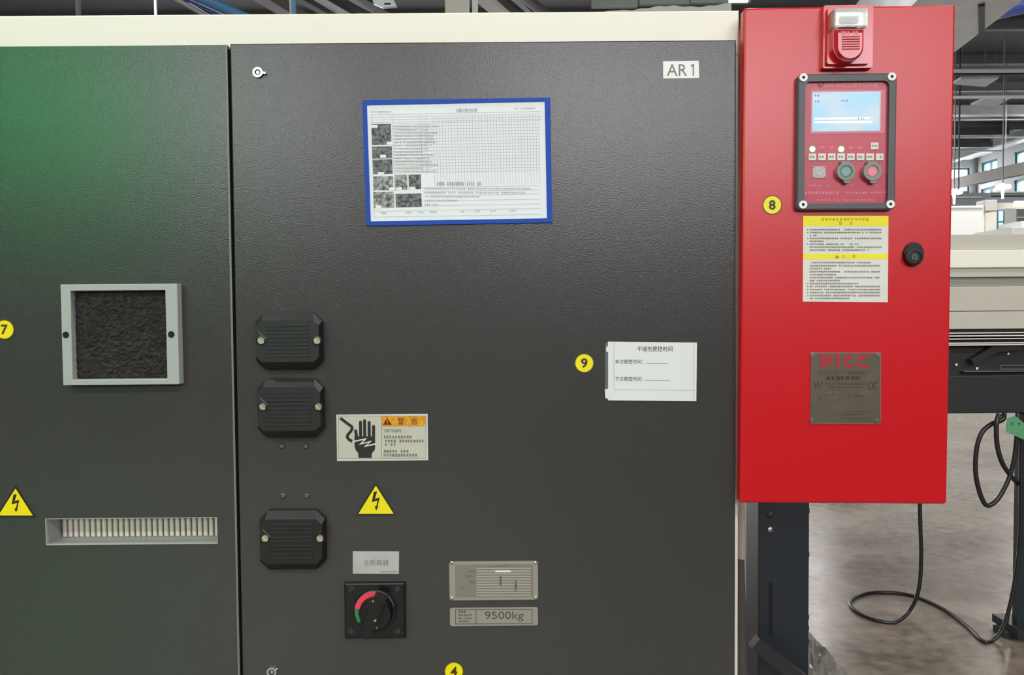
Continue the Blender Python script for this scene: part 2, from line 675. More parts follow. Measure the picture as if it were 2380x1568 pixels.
# near wall (behind the photographer): a row of high windows
xs = [HX0] + [v for ab in NEAR_WINDOWS for v in ab] + [HX1]
xz_wall('wall_near', HY0 - 0.25, 0.25, xs, [0, WZ0, WZ1, HZ], {(1 + 2 * i, 1) for i in range(4)}, mat('dull_near_wall', (104, 104, 102), .8))
for a, b in NEAR_WINDOWS:
    window_unit('y', HY0 - 0.12, a, b, WZ0, WZ1, 4, 2, 0.09)
# unseen translucent sheet in the first near window, added for the doors' green reflection
mg = bpy.data.materials.new('green_translucent_sheet')
mg.use_nodes = True
nt = mg.node_tree
tl = nt.nodes.new('ShaderNodeBsdfTranslucent')
tl.inputs[0].default_value = (0.01, 0.98, 0.24, 1)
nt.links.new(tl.outputs[0], nt.nodes['Material Output'].inputs['Surface'])
mb = MB()
for k in range(24):
    x0, x1 = -12.8 + 5.1 * k / 24, -12.8 + 5.1 * (k + 1) / 24
    f0, f1 = 0.05 * math.sin(k * 1.3), 0.05 * math.sin((k + 1) * 1.3)
    mb.quad((x0, HY0 + 0.25 + f0, 4.2), (x1, HY0 + 0.25 + f1, 4.2), (x1, HY0 + 0.25 + f1, 8.2), (x0, HY0 + 0.25 + f0, 8.2))
world_obj('green_reflection_sheet', mb, mg, 'unseen translucent green sheet added at a high window for the green reflection', 'curtain')

# left wall, plain
yz_wall('wall_left', HX0 - 0.25, 0.25, [HY0, HY1], [0, HZ], set(), M_WALL)
# right wall: windows near its far end
rys = [HY0, 20.0, 23.0, 26.6, 27.9, 28.9, 30.5, 31.6, 32.7, HY1]
rholes = {(1, 1), (3, 1), (5, 1), (7, 1), (1, 3), (3, 3), (5, 3), (7, 3)}
yz_wall('wall_right', HX1, 0.25, rys, [0, 5.6, 6.6, 6.8, 7.75, HZ], rholes, M_WALL)
for i in (1, 3, 5, 7):
    for z0, z1 in ((5.6, 6.6), (6.8, 7.75)):
        window_unit('x', HX1 + 0.12, rys[i], rys[i + 1], z0, z1, 2, 1, 0.1)
# far wall: two wide unseen windows added to light the floor, and a seen one
fxs = [HX0, -15.0, -5.0, -4.0, 6.0, 16.8, 20.3, HX1]
xz_wall('wall_far', HY1, 0.25, fxs, [0, 2.5, 5.5, 7.6, HZ], {(1, 1), (1, 2), (3, 1), (3, 2), (5, 2)}, M_WALL)
window_unit('y', HY1 + 0.12, -15.0, -5.0, 2.5, 7.6, 5, 3, 0.1)
window_unit('y', HY1 + 0.12, -4.0, 6.0, 2.5, 7.6, 5, 3, 0.1)
window_unit('y', HY1 + 0.12, 16.8, 20.3, 5.5, 7.6, 2, 2, 0.08)


# ------------------------------------------------------------------ hall lamps
def lamp_light():
    l = bpy.data.lights.new('lamp_light', 'AREA')
    l.shape = 'DISK'
    l.size = 0.62
    l.energy = LAMP_W
    l.color = (1.0, 0.965, 0.94)
    return l


LL = lamp_light()
M_LAMPGLOW = mat('lamp_diffuser', (255, 250, 240), 0.5, emit=((255, 250, 240), 6.0))
lamp_shade = MB().lathe(0, 0, [(0.34, 0), (0.33, 0.03), (0.16, 0.26), (0.09, 0.30), (0.09, 0.42), (0.02, 0.42)], 28, False, True).mesh('reflector', True)
lamp_disc = MB().lathe(0, 0, [(0.31, 0.02), (0.31, 0.035)], 28).mesh('diffuser')
lamp_rod = MB().tube([(0, 0, 0.40), (0, 0, HZ - 7.3)], 0.012, 8).mesh('hanger_rod')
LAMPS = [(-4.5, -7.2), (0.0, -7.2), (4.5, -7.2), (-9.5, -7.2), (9.5, -7.2), (-4.5, -1.0), (4.5, -1.0), (8.8, 9.5), (9.5, 12.5), (3.0, 8.0), (-5.0, 8.0), (15.0, 9.0), (15.0, 20.0), (8.8, 21.3)]  # two placed to brighten the white booth, the last for the floor glare
for i, (x, y) in enumerate(LAMPS):
    root = bpy.data.objects.new('high_bay_lamp', None)
    COL.objects.link(root)
    root.location = (x, y, 7.3)
    tag(root, 'round high bay lamp hanging on a thin rod under the roof', 'lamp', 'high bay lamps under the roof')
    add('reflector', lamp_shade, M_TRAY, root)
    add('diffuser', lamp_disc, M_LAMPGLOW, root)
    add('hanger_rod', lamp_rod, M_PURLIN, root)
    lo = add('lamp_light', LL, None, root, (0, 0, -0.01)) if False else bpy.data.objects.new('lamp_light', LL)
    COL.objects.link(lo)
    lo.parent = root
    lo.location = (0, 0, -0.01)

# ================================================================== THE DARK GREY MACHINE CABINET
MC = Thing('machine_cabinet', 'large dark grey machine cabinet with cream frame and two textured doors', 'machine', DOOR, 563, 1568, at=(0, 0, 0))
px2x = lambda px, py, w=0.0: MC.xy(px, py, w)
right_x = CREAM.hit(1716.5, 800).x
beam_top = CREAM.hit(850, 29.8).z
door_r = MC.xy(1710, 800)[0]
seam_l = MC.xy(545.0, 800)[0] - 0.002
seam_r = seam_l + 0.0042
rd_top = MC.xy(1100, 96.8)[1]
ld_top = MC.xy(250, 106.2)[1]
left_x = -1.75
# cream body: z axis of the machine frame points to the viewer
MC.part('cabinet_body', MB().box(left_x, right_x, 0.05, rd_top - 0.02, -1.1, -0.06), M_CREAM)
MC.part('top_beam', MB().box(left_x - 0.02, right_x, rd_top - 0.02, beam_top, -1.1, -0.018, 0.003), M_CREAM, label='cream top beam above the doors')
MC.part('side_post', MB().box(door_r - 0.03, right_x, 0.05, rd_top - 0.02, -0.06, -0.0182, 0.002), M_CREAM, label='thin cream upright beside the door')
MC.part('plinth', MB().box(left_x + 0.03, right_x - 0.03, 0.0, 0.05, -1.05, -0.06), M_DARKGAP)
# doors
rd = MC.part('cabinet_door', MB().box(seam_r, door_r, 0.09, rd_top, -0.018, 0.0, 0.0022), M_GREY, label='dark grey textured door')
# vent opening in the other door
va = MC.xy(106, 1234)
vb = MC.xy(505, 1234)
vt, vbm = MC.xy(305, 1203)[1], MC.xy(305, 1265)[1]
mb = grid_plate([left_x, va[0], vb[0], seam_l], [0.09, vbm, vt, ld_top], {(1, 1)}, -0.018, -0.0004)
ld = MC.part('cabinet_door', mb, M_GREY, label='dark grey textured door with a vent slot')
mb = MB()
mb.box(seam_l - 0.0035, seam_l, 0.09, ld_top, -0.0005, 0.0006, 0.0006)
MC.part('door_edge_strip', mb, mat('door_edge', (118, 119, 118), 0.4), ld)
MC.part('door_gap', MB().box(seam_l - 0.004, seam_r + 0.004, 0.09, ld_top - 0.002, -0.0188, -0.0165), M_DARKGAP)

# recessed vent with a row of upright fins
VD = 0.047
mb = MB()
x0, x1, y0, y1 = va[0], vb[0], vbm, vt
t_ = .0012
mb.box(x0 + .0001, x0 + t_, y0 + .0001, y1 - .0001, -VD, 0.0002)
mb.box(x1 - t_, x1 - .0001, y0 + .0001, y1 - .0001, -VD, -0.0004)
mb.box(x0 + t_, x1 - t_, y0 + .0001, y0 + t_, -VD, 0.0002)
mb.box(x0 + t_, x1 - t_, y1 - t_, y1 - .0001, -VD, -0.0006)
vent = MC.part('vent_recess', mb, M_FRAME, label='pale grey vent recess')
MC.part('back_plate', MB().box(x0 + .0001, x1 - .0001, y0 + .0001, y1 - .0001, -VD - .004, -VD), M_DARKGAP, vent)
fr_ = MB().box(-0.0036, 0.0036, y0 + .0015, y1 - .0014, 0, 0.008, 0.0026).mesh('fin')
for k in range(28):
    p = MC.xy(150.5 + 13.08 * k, 1228, -VD + .006)
    if p[0] + .0036 < x1:
        add('fin', fr_, M_FIN, vent, (p[0], 0, -VD))

# filter frame
FD = 0.018
fo = [MC.xy(139, 661, FD), MC.xy(410, 661, FD), MC.xy(418, 893, FD), MC.xy(147, 893, FD)]
fx0, fx1 = (fo[0][0] + fo[3][0]) / 2, (fo[1][0] + fo[2][0]) / 2
fy1, fy0 = fo[0][1], fo[2][1]
ix0 = (MC.xy(163, 675, FD)[0] + MC.xy(169, 882, FD)[0]) / 2
ix1 = (MC.xy(383, 675, FD)[0] + MC.xy(389, 882, FD)[0]) / 2
iy1, iy0 = MC.xy(275, 675, FD)[1], MC.xy(275, 881, FD)[1]
mb = grid_plate([fx0, ix0, ix1, fx1], [fy0, iy0, iy1, fy1], {(1, 1)}, -0.0004, FD)
filt = MC.part('filter_frame', mb, M_FRAME, label='pale grey square air filter frame')
bm_ = filt.modifiers.new('bevel', 'BEVEL')
bm_.width = 0.0012
bm_.segments = 2
mb = MB()
NN = 44
for j in range(NN + 1):
    for i in range(NN + 1):
        u, v = i / NN, j / NN
        mb.v.append((ix0 + (ix1 - ix0) * u, iy0 + (iy1 - iy0) * v, 0.005 + random.uniform(0, 0.0035) - 0.002 * (abs(2 * u - 1) ** 6 + abs(2 * v - 1) ** 6)))
for j in range(NN):
    for i in range(NN):
        a = j * (NN + 1) + i
        mb.f.append((a, a + 1, a + NN + 2, a + NN + 1))
MC.part('filter_foam', mb, M_FOAM, filt, label='black coarse filter foam')
for hx, hy in ((153, 778), (398, 777)):
    c = MC.xy(hx, hy, FD)
    MC.part('bolt_hole', MB().lathe(c[0], c[1], [(7.5 * MC.s, FD - .0002), (7.5 * MC.s, FD + .0003), (5.5 * MC.s, FD + .0002)], 20), M_DARKGAP, filt)


# black covers with two screws each
def cover(x0, y0, x1, y1, ch, s1, s2, d=0.020):
    a, b = MC.xy(x0, y1, 0.004), MC.xy(x1, y0, 0.004)
    c = ch * MC.s

    def octo(x0, y0, x1, y1, c):
        return [(x0 + c, y0), (x1 - c, y0), (x1, y0 + c), (x1, y1 - c), (x1 - c, y1), (x0 + c, y1), (x0, y1 - c), (x0, y0 + c)]
    L = []
    for z, ins in ((-0.0002, 0), (d * .55, 0.0006), (d * .9, 0.010), (d, 0.013)):
        iy = ins
        ixx = ins * 0.25
        L.append([(x, y, z) for x, y in octo(a[0] + ixx, a[1] + iy, b[0] - ixx, b[1] - iy, c * (1 - ins * 30))])
    cv = MC.part('cover', MB().loft(L), M_BLACK, label='black octagonal ribbed cover')
    n = 9
    for k in range(n):
        yy = a[1] + 0.022 + (b[1] - a[1] - 0.044) * k / (n - 1)
        MC.part('rib', MB().box(a[0] + .019, b[0] - .019, yy - .0014, yy + .0014, d - .0004, d + .0010, .0006), M_BLACK, cv)
    for (sx, sy) in (s1, s2):
        q = MC.xy(sx, sy, d)
        MC.part('screw_boss', MB().lathe(q[0], q[1], [(.0085, d - .0004), (.0083, d + .0008), (.0062, d + .001)], 24), M_DEEP, cv)
        slotted_screw(MC, sx, sy, 8, d + .0009, cv)
    p = [MC.xy(s1[0] - 5, s1[1] - 21, d), MC.xy(s1[0] + 13, s1[1] - 4, d)]
    MC.part('highlight_ridge', MB().stroke(p, .0013, d - .0003, d + .0016), mat('highlight_grey', (96, 98, 100), 0.35), cv)  # highlight along the notch edge, put in as a lighter grey ridge


cover(599, 725, 750, 858, 20, (606.5, 791.5), (736.5, 791.5))
cover(603, 878, 753, 1016, 20, (610, 945), (739.5, 945))
cover(608, 1182, 757, 1321, 20, (616, 1251), (743.5, 1251))
for x, y in ((656, 1036), (711, 1036), (658, 1152), (713, 1152)):
    c = MC.xy(x, y)
    MC.part('door_screw', MB().lathe(c[0], c[1], [(7 * MC.s, -.0002), (6.6 * MC.s, .0012), (4.5 * MC.s, .0026), (1.8 * MC.s, .0026), (1.2 * MC.s, .0012)], 20), mat('dull_screw', (120, 122, 122), 0.35, 0.9), rd, smooth=True)


def cam_lock(px, py, ang):
    c = MC.xy(px, py, .004)
    s = MC.s
    lk = MC.part('cam_lock', MB().ring(c[0], c[1], 6.5 * s, 11.5 * s, -.0002, .004), M_STEEL, rd, label='small bright cam lock', smooth=True)
    a = math.radians(ang)
    mb = MB().lathe(c[0], c[1], [(6.4 * s, -.0001), (6.4 * s, .0012)], 20)
    MC.part('lock_core', mb, M_DARKGAP, rd)
    MC.part('lock_core', MB().lathe(c[0], c[1], [(4 * s, .001), (4 * s, .003)], 16), M_STEEL, rd)
    p = [(c[0] + math.cos(a) * 9 * s, c[1] + math.sin(a) * 9 * s), (c[0] + math.cos(a) * 19 * s, c[1] + math.sin(a) * 19 * s)]
    MC.part('lock_lever', MB().stroke(p, 4.2 * s, .0015, .0055), M_STEEL, rd)


cam_lock(598.5, 167.5, -8)
cam_lock(631, 1562, 35)

# main rotary switch
sw = MC.rect('rotary_switch', 800, 1354, 942, 1484, -.0002, .008, M_DEEP, label='black rotary main switch with red and green arc', bev=.003)
c = MC.xy(871, 1421, .012)
s = MC.s
MC.part('dial', MB().lathe(c[0], c[1], [(50 * s, .0078), (49 * s, .0105), (47 * s, .0115), (46 * s, .0115)], 48), M_DEEP, sw, smooth=True)
MC.part('red_arc', MB().ring(c[0], c[1], 35 * s, 47 * s, .0112, .0121, 82, 170, 24), M_SWRED, sw)
MC.part('green_arc', MB().ring(c[0], c[1], 37.5 * s, 46 * s, .0112, .0121, 170.5, 215, 16), M_SWGREEN, sw)
MC.part('pale_arc', MB().ring(c[0], c[1], 45.2 * s, 46.6 * s, .0112, .0120, 15, 78, 20), mat('pale_mark', (110, 112, 112), .4), sw)
MC.part('knob', MB().lathe(c[0] + 4 * s, c[1] - 2 * s, [(38 * s, .0110), (37 * s, .021), (34 * s, .024)], 40), M_DEEP, sw, smooth=True)
hp = [MC.xy(886, 1384, .035), MC.xy(844, 1487, .035)]
d_ = (Vector(hp[1]) - Vector(hp[0])).normalized()
e_ = Vector((-d_.y, d_.x))
wd = 15 * s
poly = [Vector(hp[0]) + e_ * wd, Vector(hp[1]) + e_ * wd * .75, Vector(hp[1]) - e_ * wd * .75, Vector(hp[0]) - e_ * wd]
MC.part('handle', MB().prism([tuple(p) for p in poly], .023, .036, .08), M_DEEP, sw)
for gx, gy, gr in ((867, 1397, 3), (872, 1442, 3.6), (875, 1458, 2.2)):  # small steel dots put in as glints on the handle
    q = MC.xy(gx, gy, .037)
    MC.part('screw_or_glint', MB().lathe(q[0], q[1], [(gr * s, .0355), (gr * s * .8, .0372)], 12), M_STEEL, sw)
for gx, gy in ((816, 1368), (923, 1369), (816, 1467), (924, 1467)):
    q = MC.xy(gx, gy, .008)
    MC.part('corner_screw', MB().lathe(q[0], q[1], [(7 * s, .0078), (6 * s, .0086), (3 * s, .0086)], 16), mat('dim_black', (44, 44, 45), .3), sw)

# riveted rating plate
np_ = MC.part('rating_plate', MB().prism(rrect(*MC.xy(1045, 1394), *MC.xy(1250, 1302.5), .004), -.0002, .0012), M_ALU, label='riveted aluminium rating plate with ruled table')
MC.rect('etched_field', 1058, 1311, 1239, 1387.5, .001, .0014, M_PLATE, np_)
segs = [(1107, 1320.5 + 6.25 * k, 1234, 1320.3 + 6.25 * k) for k in range(11)]
MC.lines('table_row', segs, 3.2, .0016, mat('plate_pale', (178, 172, 160), .45, .3), np_)
MC.glyphs('etched_text', [(1088, 1107, 1327, 5, 5), (1082, 1107, 1339, 5, 5), (1092, 1106, 1352, 5, 5), (1072, 1088, 1366, 5, 5), (1150, 1185, 1314, 5, 5), (1160, 1172, 1350, 24, 8), (1196, 1202, 1362, 26, 8)], .0018, M_PLATE, np_)
MC.rect('bright_mark', 1151, 1325, 1187, 1329, .0016, .0018, M_WHITE, np_)
for x, y in ((1050, 1307), (1244, 1307), (1051, 1389), (1245, 1388)):
    q = MC.xy(x, y)
    MC.part('rivet', MB().lathe(q[0], q[1], [(4.2 * s, .001), (3.6 * s, .0024), (1.6 * s, .003)], 16), M_STEEL, np_, smooth=True)

# white cap standing on the beam
cp = Thing('lifting_cap', 'small white domed cap on the cream top beam', 'cap', CREAM, 195, 35, at=(CREAM.hit(195, 35).x, 0.06, beam_top))
cp.part('cap', MB().loft([[(.0105 * r * math.cos(k * .3142), h_ * .006, .0105 * r * math.sin(k * .3142)) for k in range(20)] for r, h_ in ((1.0, 0), (1.0, .5), (.8, .85), (.4, 1.0))][::-1]), M_WHITE, smooth=True)

# ================================================================== SIGNS AND STICKERS ON THE DOORS
T_ = 0.0006


def round_sticker(frame, px, py, r, digit, label, dx=0.0):
    T = Thing('number_sticker', label, 'sticker', frame, px, py, 'round yellow number stickers')
    T.disc('backing', px, py, [(r + 2.2, 0.0), (r + 2.2, T_)], mat('sticker_edge', (92, 78, 12), .5), n=40)
    T.disc('yellow_disc', px, py, [(r, T_ - .0001), (r, T_ + .0002)], M_YEL, n=40)
    T.text('digit', digit, px - r * .38 + dx, py - r * .55, px + r * .38 + dx, py + r * .55, T_ + .0004, mat('digit_ink', (62, 50, 22), .5), bold=.03)


round_sticker(DOOR, 10, 765.5, 21, '7', 'round yellow sticker numbered 7 beside the air filter frame')
round_sticker(DOOR, 1358, 843.5, 20.5, '9', 'round yellow sticker numbered 9 beside the white note')
round_sticker(DOOR, 1055, 1560, 20.5, '4', 'round yellow sticker numbered 4 below the weight plate')
round_sticker(RED, 1795, 476, 20.5, '8', 'round yellow sticker numbered 8 on the red cabinet')


def bolt_triangle(ax, ay, bl, br, by, label):
    T = Thing('hazard_triangle', label, 'sticker', DOOR, ax, by, 'yellow high voltage triangles')
    cx = (bl + br) / 2
    T.plate('black_border', [(ax, ay - 1), (br + 3, by + 2), (bl - 3, by + 2)], 0, T_, M_INK)
    T.plate('yellow_field', [(ax, ay + 6), (br - 4, by - 2), (bl + 4, by - 2)], T_ - .0001, T_ + .0002, M_YEL)
    z = T_ + .0004
    k = (by - ay) / 75.0
    Q = lambda P: [(ax + x * k, ay + y * k) for x, y in P]
    mb = MB()
    mb.prism(T.pts(Q([(-5, 21), (3, 20), (-1.5, 36), (-9.5, 45)]), z), z - .0001, z)
    mb.prism(T.pts(Q([(-9.5, 45), (-8.5, 40), (9, 34), (8, 41)]), z), z - .0001, z)
    mb.prism(T.pts(Q([(5.5, 36), (9, 34.5), (4, 57), (0.5, 57)]), z), z - .0001, z)
    mb.prism(T.pts(Q([(-3, 55), (6, 55.5), (1, 65)]), z), z - .0001, z)
    T.part('lightning_bolt', mb, M_INK)


bolt_triangle(873.5, 1122, 829, 919, 1195.5, 'yellow high voltage triangle below the electric shock hand sign')
bolt_triangle(36, 1129, -8, 80, 1199.5, 'yellow high voltage triangle beside the finned vent slot')

# AR1 label
T = Thing('name_label', 'small white label reading AR1 near the door corner', 'label', DOOR, 1583, 162)
T.plate('label_card', [(1541, 142.5), (1624, 141), (1625, 181), (1541.5, 182.5)], 0, .0008, M_WHITE)
T.text('lettering', 'AR', 1550, 149, 1597, 176, .001, M_GINK, bold=0)
T.lines('lettering', [(1611.5, 148.8, 1611.5, 175.8), (1605.5, 154, 1611.5, 149.6)], 3.0, .001, M_GINK)

# blue framed inspection sheet
T = Thing('document_frame', 'blue plastic frame holding a printed inspection sheet on the door', 'document frame', DOOR, 1062, 375)
O4 = [(841.5, 232.5), (1279, 226.5), (1283.5, 516.5), (851.5, 524.5)]
I4 = [(852.5, 244), (1266, 235.5), (1271.5, 507), (861.5, 514)]
z1 = .0035
for a, b in ((0, 1), (1, 2), (2, 3), (3, 0)):
    T.plate('frame_bar', [O4[a], O4[b], I4[b], I4[a]], 0, z1, M_BLUE)
paper = T.plate('paper_sheet', I4, .0004, .0022, M_PAPER, label='white sheet of ruled table and grey photographs')


def Q4(u, v):
    a = (I4[0][0] + (I4[1][0] - I4[0][0]) * u, I4[0][1] + (I4[1][1] - I4[0][1]) * u)
    b = (I4[3][0] + (I4[2][0] - I4[3][0]) * u, I4[3][1] + (I4[2][1] - I4[3][1]) * u)
    return (a[0] + (b[0] - a[0]) * v, a[1] + (b[1] - a[1]) * v)


PH = mat('printed_photo_grey', (92, 94, 94), .6, var=(230, 1.3))
PH2 = mat('printed_photo_pale', (140, 142, 142), .6, var=(190, .9))
zp = .0024


def photo(u0, v0, u1, v1, m):
    T.plate('printed_photo', [Q4(u0, v0), Q4(u1, v0), Q4(u1, v1), Q4(u0, v1)], zp - .0001, zp, m, paper)


for u0, v0, u1, v1, m in ((.022, .165, .132, .345, PH), (.022, .358, .133, .462, PH), (.022, .47, .133, .595, PH), (.022, .615, .135, .735, PH2), (.142, .605, .214, .735, PH2), (.222, .605, .292, .73, PH), (.02, .75, .137, .885, PH2), (.145, .768, .292, .885, PH)):
    photo(u0, v0, u1, v1, m)
for u0, v0 in ((.022, .172), (.105, .318), (.065, .43), (.05, .578), (.11, .712), (.15, .712), (.225, .71), (.03, .865)):
    T.plate('photo_tag', [Q4(u0, v0), Q4(u0 + .034, v0), Q4(u0 + .034, v0 + .026), Q4(u0, v0 + .026)], zp, zp + .0002, M_PAPER, paper)
segs = []
L = lambda u0, v0, u1, v1: segs.append(Q4(u0, v0) + Q4(u1, v1))
for k in range(4):
    L(.02, .085 + .022 * k, .98, .085 + .022 * k)
for k in range(17):
    v = .165 + .0265 * k
    L(.14 if v < .6 else .30, v, .965, v)
for k in range(14):
    L(.14, .178 + .0285 * k, .36, .178 + .0285 * k)
for v in (.72, .755, .79, .835, .875, .915, .965):
    L(.30 if v < .9 else .02, v, .965, v)
T.lines('table_rule', segs, .85, zp, M_LINK, paper)
segs = []
for k in range(36):
    u = .37 + .595 * k / 35
    L(u, .115, u, .705)
for u in (.022, .14, .30, .33):
    L(u, .09, u, .965 if u < .03 else .6)
T.lines('table_column', segs, .8, zp, M_LINK, paper)
a, b = Q4(.5, .045), Q4(.62, .085)
T.text('sheet_title', '设备日常点检表', a[0], a[1], b[0], b[1] - 1, zp, M_GINK, paper)
rows = []
for k in range(15):
    p = Q4(.15, .19 + .0275 * k)
    rows.append((p[0], p[0] + random.uniform(60, 105), p[1], 3.6, 4))
for k in range(5):
    p = Q4(.31, .735 + .034 * k)
    rows.append((p[0], p[0] + (250, 235, 130, 80, 30)[k], p[1] - 1.4 * k * 0 - 1.5, 4.2, 4.6))
p = Q4(.38, .69)
rows.append((p[0], p[0] + 105, p[1], 9, 5))
p = Q4(.02, .06)
rows.append((p[0], p[0] + 52, p[1], 4, 5))
p = Q4(.83, .055)
rows.append((p[0], p[0] + 50, p[1], 4, 5))
for u in (.06, .2, .27, .34, .5, .59, .68, .79):
    p = Q4(u, .93)
    rows.append((p[0], p[0] + 14, p[1], 4, 5))
T.glyphs('small_print', rows, zp, M_LINK, paper)

# white note (desiccant change time)
T = Thing('paper_note', 'white paper note with two dotted lines to fill in on the door', 'note', DOOR, 1515, 862)
NP = [(1413, 793.5), (1620, 796), (1618.5, 932), (1414, 930), (1413, 926), (1407.5, 925.5), (1406.5, 916), (1406, 904), (1413.5, 903), (1413.5, 818), (1409, 817), (1408.5, 808), (1413, 803)]
sh = T.plate('note_sheet', NP, 0, .0009, M_NOTE)
T.plate('clear_sleeve_edge', [(1406.5, 798), (1414, 794), (1414, 930), (1406.5, 924)], 0, .0005, mat('clear_sleeve', (104, 106, 104), .25))
z = .0011
T.text('title_text', '干燥剂更换时间', 1481, 804.5, 1563, 816.5, z, M_INK)
T.text('line_text', '本次更换时间：', 1429.5, 835, 1494, 845, z, M_INK)
T.text('line_text', '下次更换时间：', 1429.5, 875, 1494, 885, z, M_INK)
T.lines('fill_in_line', [(1501, 844, 1553, 844.5), (1500, 883.5, 1557, 884)], 1.0, z, M_GINK)
T.lines('fold_line', [(1427, 795, 1427, 905), (1427, 905, 1618, 906.5), (1612, 797, 1612, 930)], 1.1, z, mat('fold_grey', (184, 186, 190), .5))

# electric shock sign
T = Thing('warning_sign', 'rectangular warning sign with a black hand struck by a bolt', 'sign', DOOR, 888, 1016)
T.rect('sign_plate', 782.5, 962.5, 994.5, 1070, 0, .0012, M_LABEL2)
T.rect('picture_field', 786.5, 967, 886, 1065, .001, .0014, M_LABEL)
T.rect('text_field', 888.5, 967, 989.5, 1065, .001, .0014, M_LABEL)
T.rect('orange_header', 887.5, 966, 989, 990.5, .0012, .0016, M_ORANGE)
z = .0017
T.lines('border_line', [(786, 966.5, 990, 966.5), (786, 1065.5, 990, 1065.5), (786, 966.5, 786, 1065.5), (990, 966.5, 990, 1065.5), (887, 966.5, 887, 1065.5)], .9, z, M_GINK)
zz = lambda P: [(560 + x / 3.564, 700 + y / 3.564) for x, y in P]
mb = MB()
for P, w in (([(990, 1000), (992, 1140)], 25), ([(1024, 988), (1026, 1140)], 25), ([(1062, 1003), (1063, 1140)], 25), ([(1099, 1036), (1098, 1150)], 25), ([(950, 1072), (962, 1150)], 25)):
    q = T.pts(zz(P), z)
    mb.stroke(q, w / 3.564 * T.s, z - .0001, z)
    mb.lathe(q[0][0], q[0][1], [(w / 7.128 * T.s, z - .0001), (w / 7.128 * T.s, z + .00004)], 16)
z += .00006
mb.prism(T.pts(zz([(940, 1118), (1111, 1118), (1112, 1215), (1103, 1238), (1084, 1258), (1082, 1296), (974, 1296), (972, 1256), (953, 1235), (942, 1205)]), z), z - .0001, z)
T.part('hand_pictogram', mb, M_INK)
mb = MB()
q = T.pts(zz([(822, 966), (872, 1004), (916, 1036), (922, 1052), (910, 1076), (884, 1106), (881, 1126), (896, 1146), (926, 1160)]), z)
mb.stroke(q, 24 / 3.564 * T.s, z - .0001, z)
T.part('cable_pictogram', mb, M_INK)
mb = MB()
q = T.pts(zz([(922, 1162), (1032, 1140), (990, 1182), (1072, 1160), (1030, 1200), (1116, 1180)]), z + .0002)
mb.stroke(q, 13 / 3.564 * T.s, z, z + .0002)
T.part('bolt_pictogram', mb, M_LABEL2)
z = .0019
dk = mat('maroon_ink', (100, 28, 20), .5)
T.plate('alert_symbol', [(900, 971), (911, 987), (889.5, 987)], z - .0002, z, dk)
T.lines('alert_mark', [(900.2, 975.5, 900.2, 982), (900.2, 983.6, 900.2, 985.4)], 1.6, z + .0002, M_ORANGE)
T.text('header_text', '警', 924, 970.5, 939, 986.5, z, dk)
T.text('header_text', '告', 956, 970.5, 971, 986.5, z, dk)
T.text('sign_text', '可能引起触电。', 892, 996, 935, 1004.5, z, M_GINK)
T.glyphs('sign_print', [(892, 957, 1015, 6.5, 6.6), (895, 985, 1024.5, 6.5, 6.6), (895, 922, 1033, 6.5, 6.6), (892, 958, 1048.5, 6.5, 6.6), (892, 974, 1057.5, 6.5, 6.6)], z, M_GINK)

# main breaker label
T = Thing('breaker_label', 'small silver label above the black rotary switch', 'label', DOOR, 874, 1307)
T.plate('label_card', [(820, 1280.5), (927.5, 1281), (927, 1333), (820, 1332.5)], 0, .0007, M_SIGNGREY)
T.text('lettering', '主断路器', 845.5, 1300, 903.5, 1314, .0009, M_GINK)
T.lines('underline', [(883, 1328.3, 924, 1328)], 1.6, .0009, M_GINK)

# weight plate
T = Thing('weight_plate', 'silver plate printed 9500kg below the riveted rating plate', 'label', DOOR, 1148, 1432)
T.part('plate', MB().prism(rrect(*T.xy(1046, 1454), *T.xy(1250, 1410), .0035), 0, .001), M_ALU)
z = .0012
T.lines('border_line', [(1059, 1416, 1237, 1415.5), (1059, 1449.5, 1237, 1448.5), (1059, 1415.5, 1059, 1449.5), (1237, 1415, 1237, 1449), (1106.5, 1416, 1106.5, 1449)], 1.3, z, M_BROWNINK)
T.text('weight_text', '9500kg', 1127, 1420.5, 1217, 1443.5, z, M_BROWNINK, bold=0)
T.glyphs('small_print', [(1066, 1085, 1421, 5.5, 6), (1066, 1097, 1429, 4, 4), (1066, 1099, 1436.5, 4, 4), (1066, 1094, 1443.5, 4, 4)], z, M_BROWNINK)

# ================================================================== RED FIRE CABINET
RC = Thing('fire_alarm_cabinet', 'tall red steel fire alarm cabinet with control panel mounted beside the machine', 'cabinet', RED, 1965, 1170, at=tuple(REDO))
ul = 0.0
ur = (RC.xy(2218, 13)[0] + RC.xy(2204.5, 1175)[0]) / 2
vt_ = (RC.xy(1727, 16)[1] + RC.xy(2218, 12)[1]) / 2
vb_ = (RC.xy(1722, 1165)[1] + RC.xy(2204.5, 1175)[1]) / 2
RC.part('cabinet_body', MB().box(ul + .016, ur - .004, vb_ + .003, vt_ - .003, -.20, -.020), M_RED)
mb = MB()
lp = []
for z, ins in ((-.0205, 0), (-.0035, 0), (-.0012, .0010), (0, .0036)):
    lp.append([(x, y, z) for x, y in rrect(ul + ins, vb_ + ins, ur - ins, vt_ - ins, .004)])
mb.loft(lp)
RC.part('cabinet_door', mb, M_RED, label='smooth glossy red door')

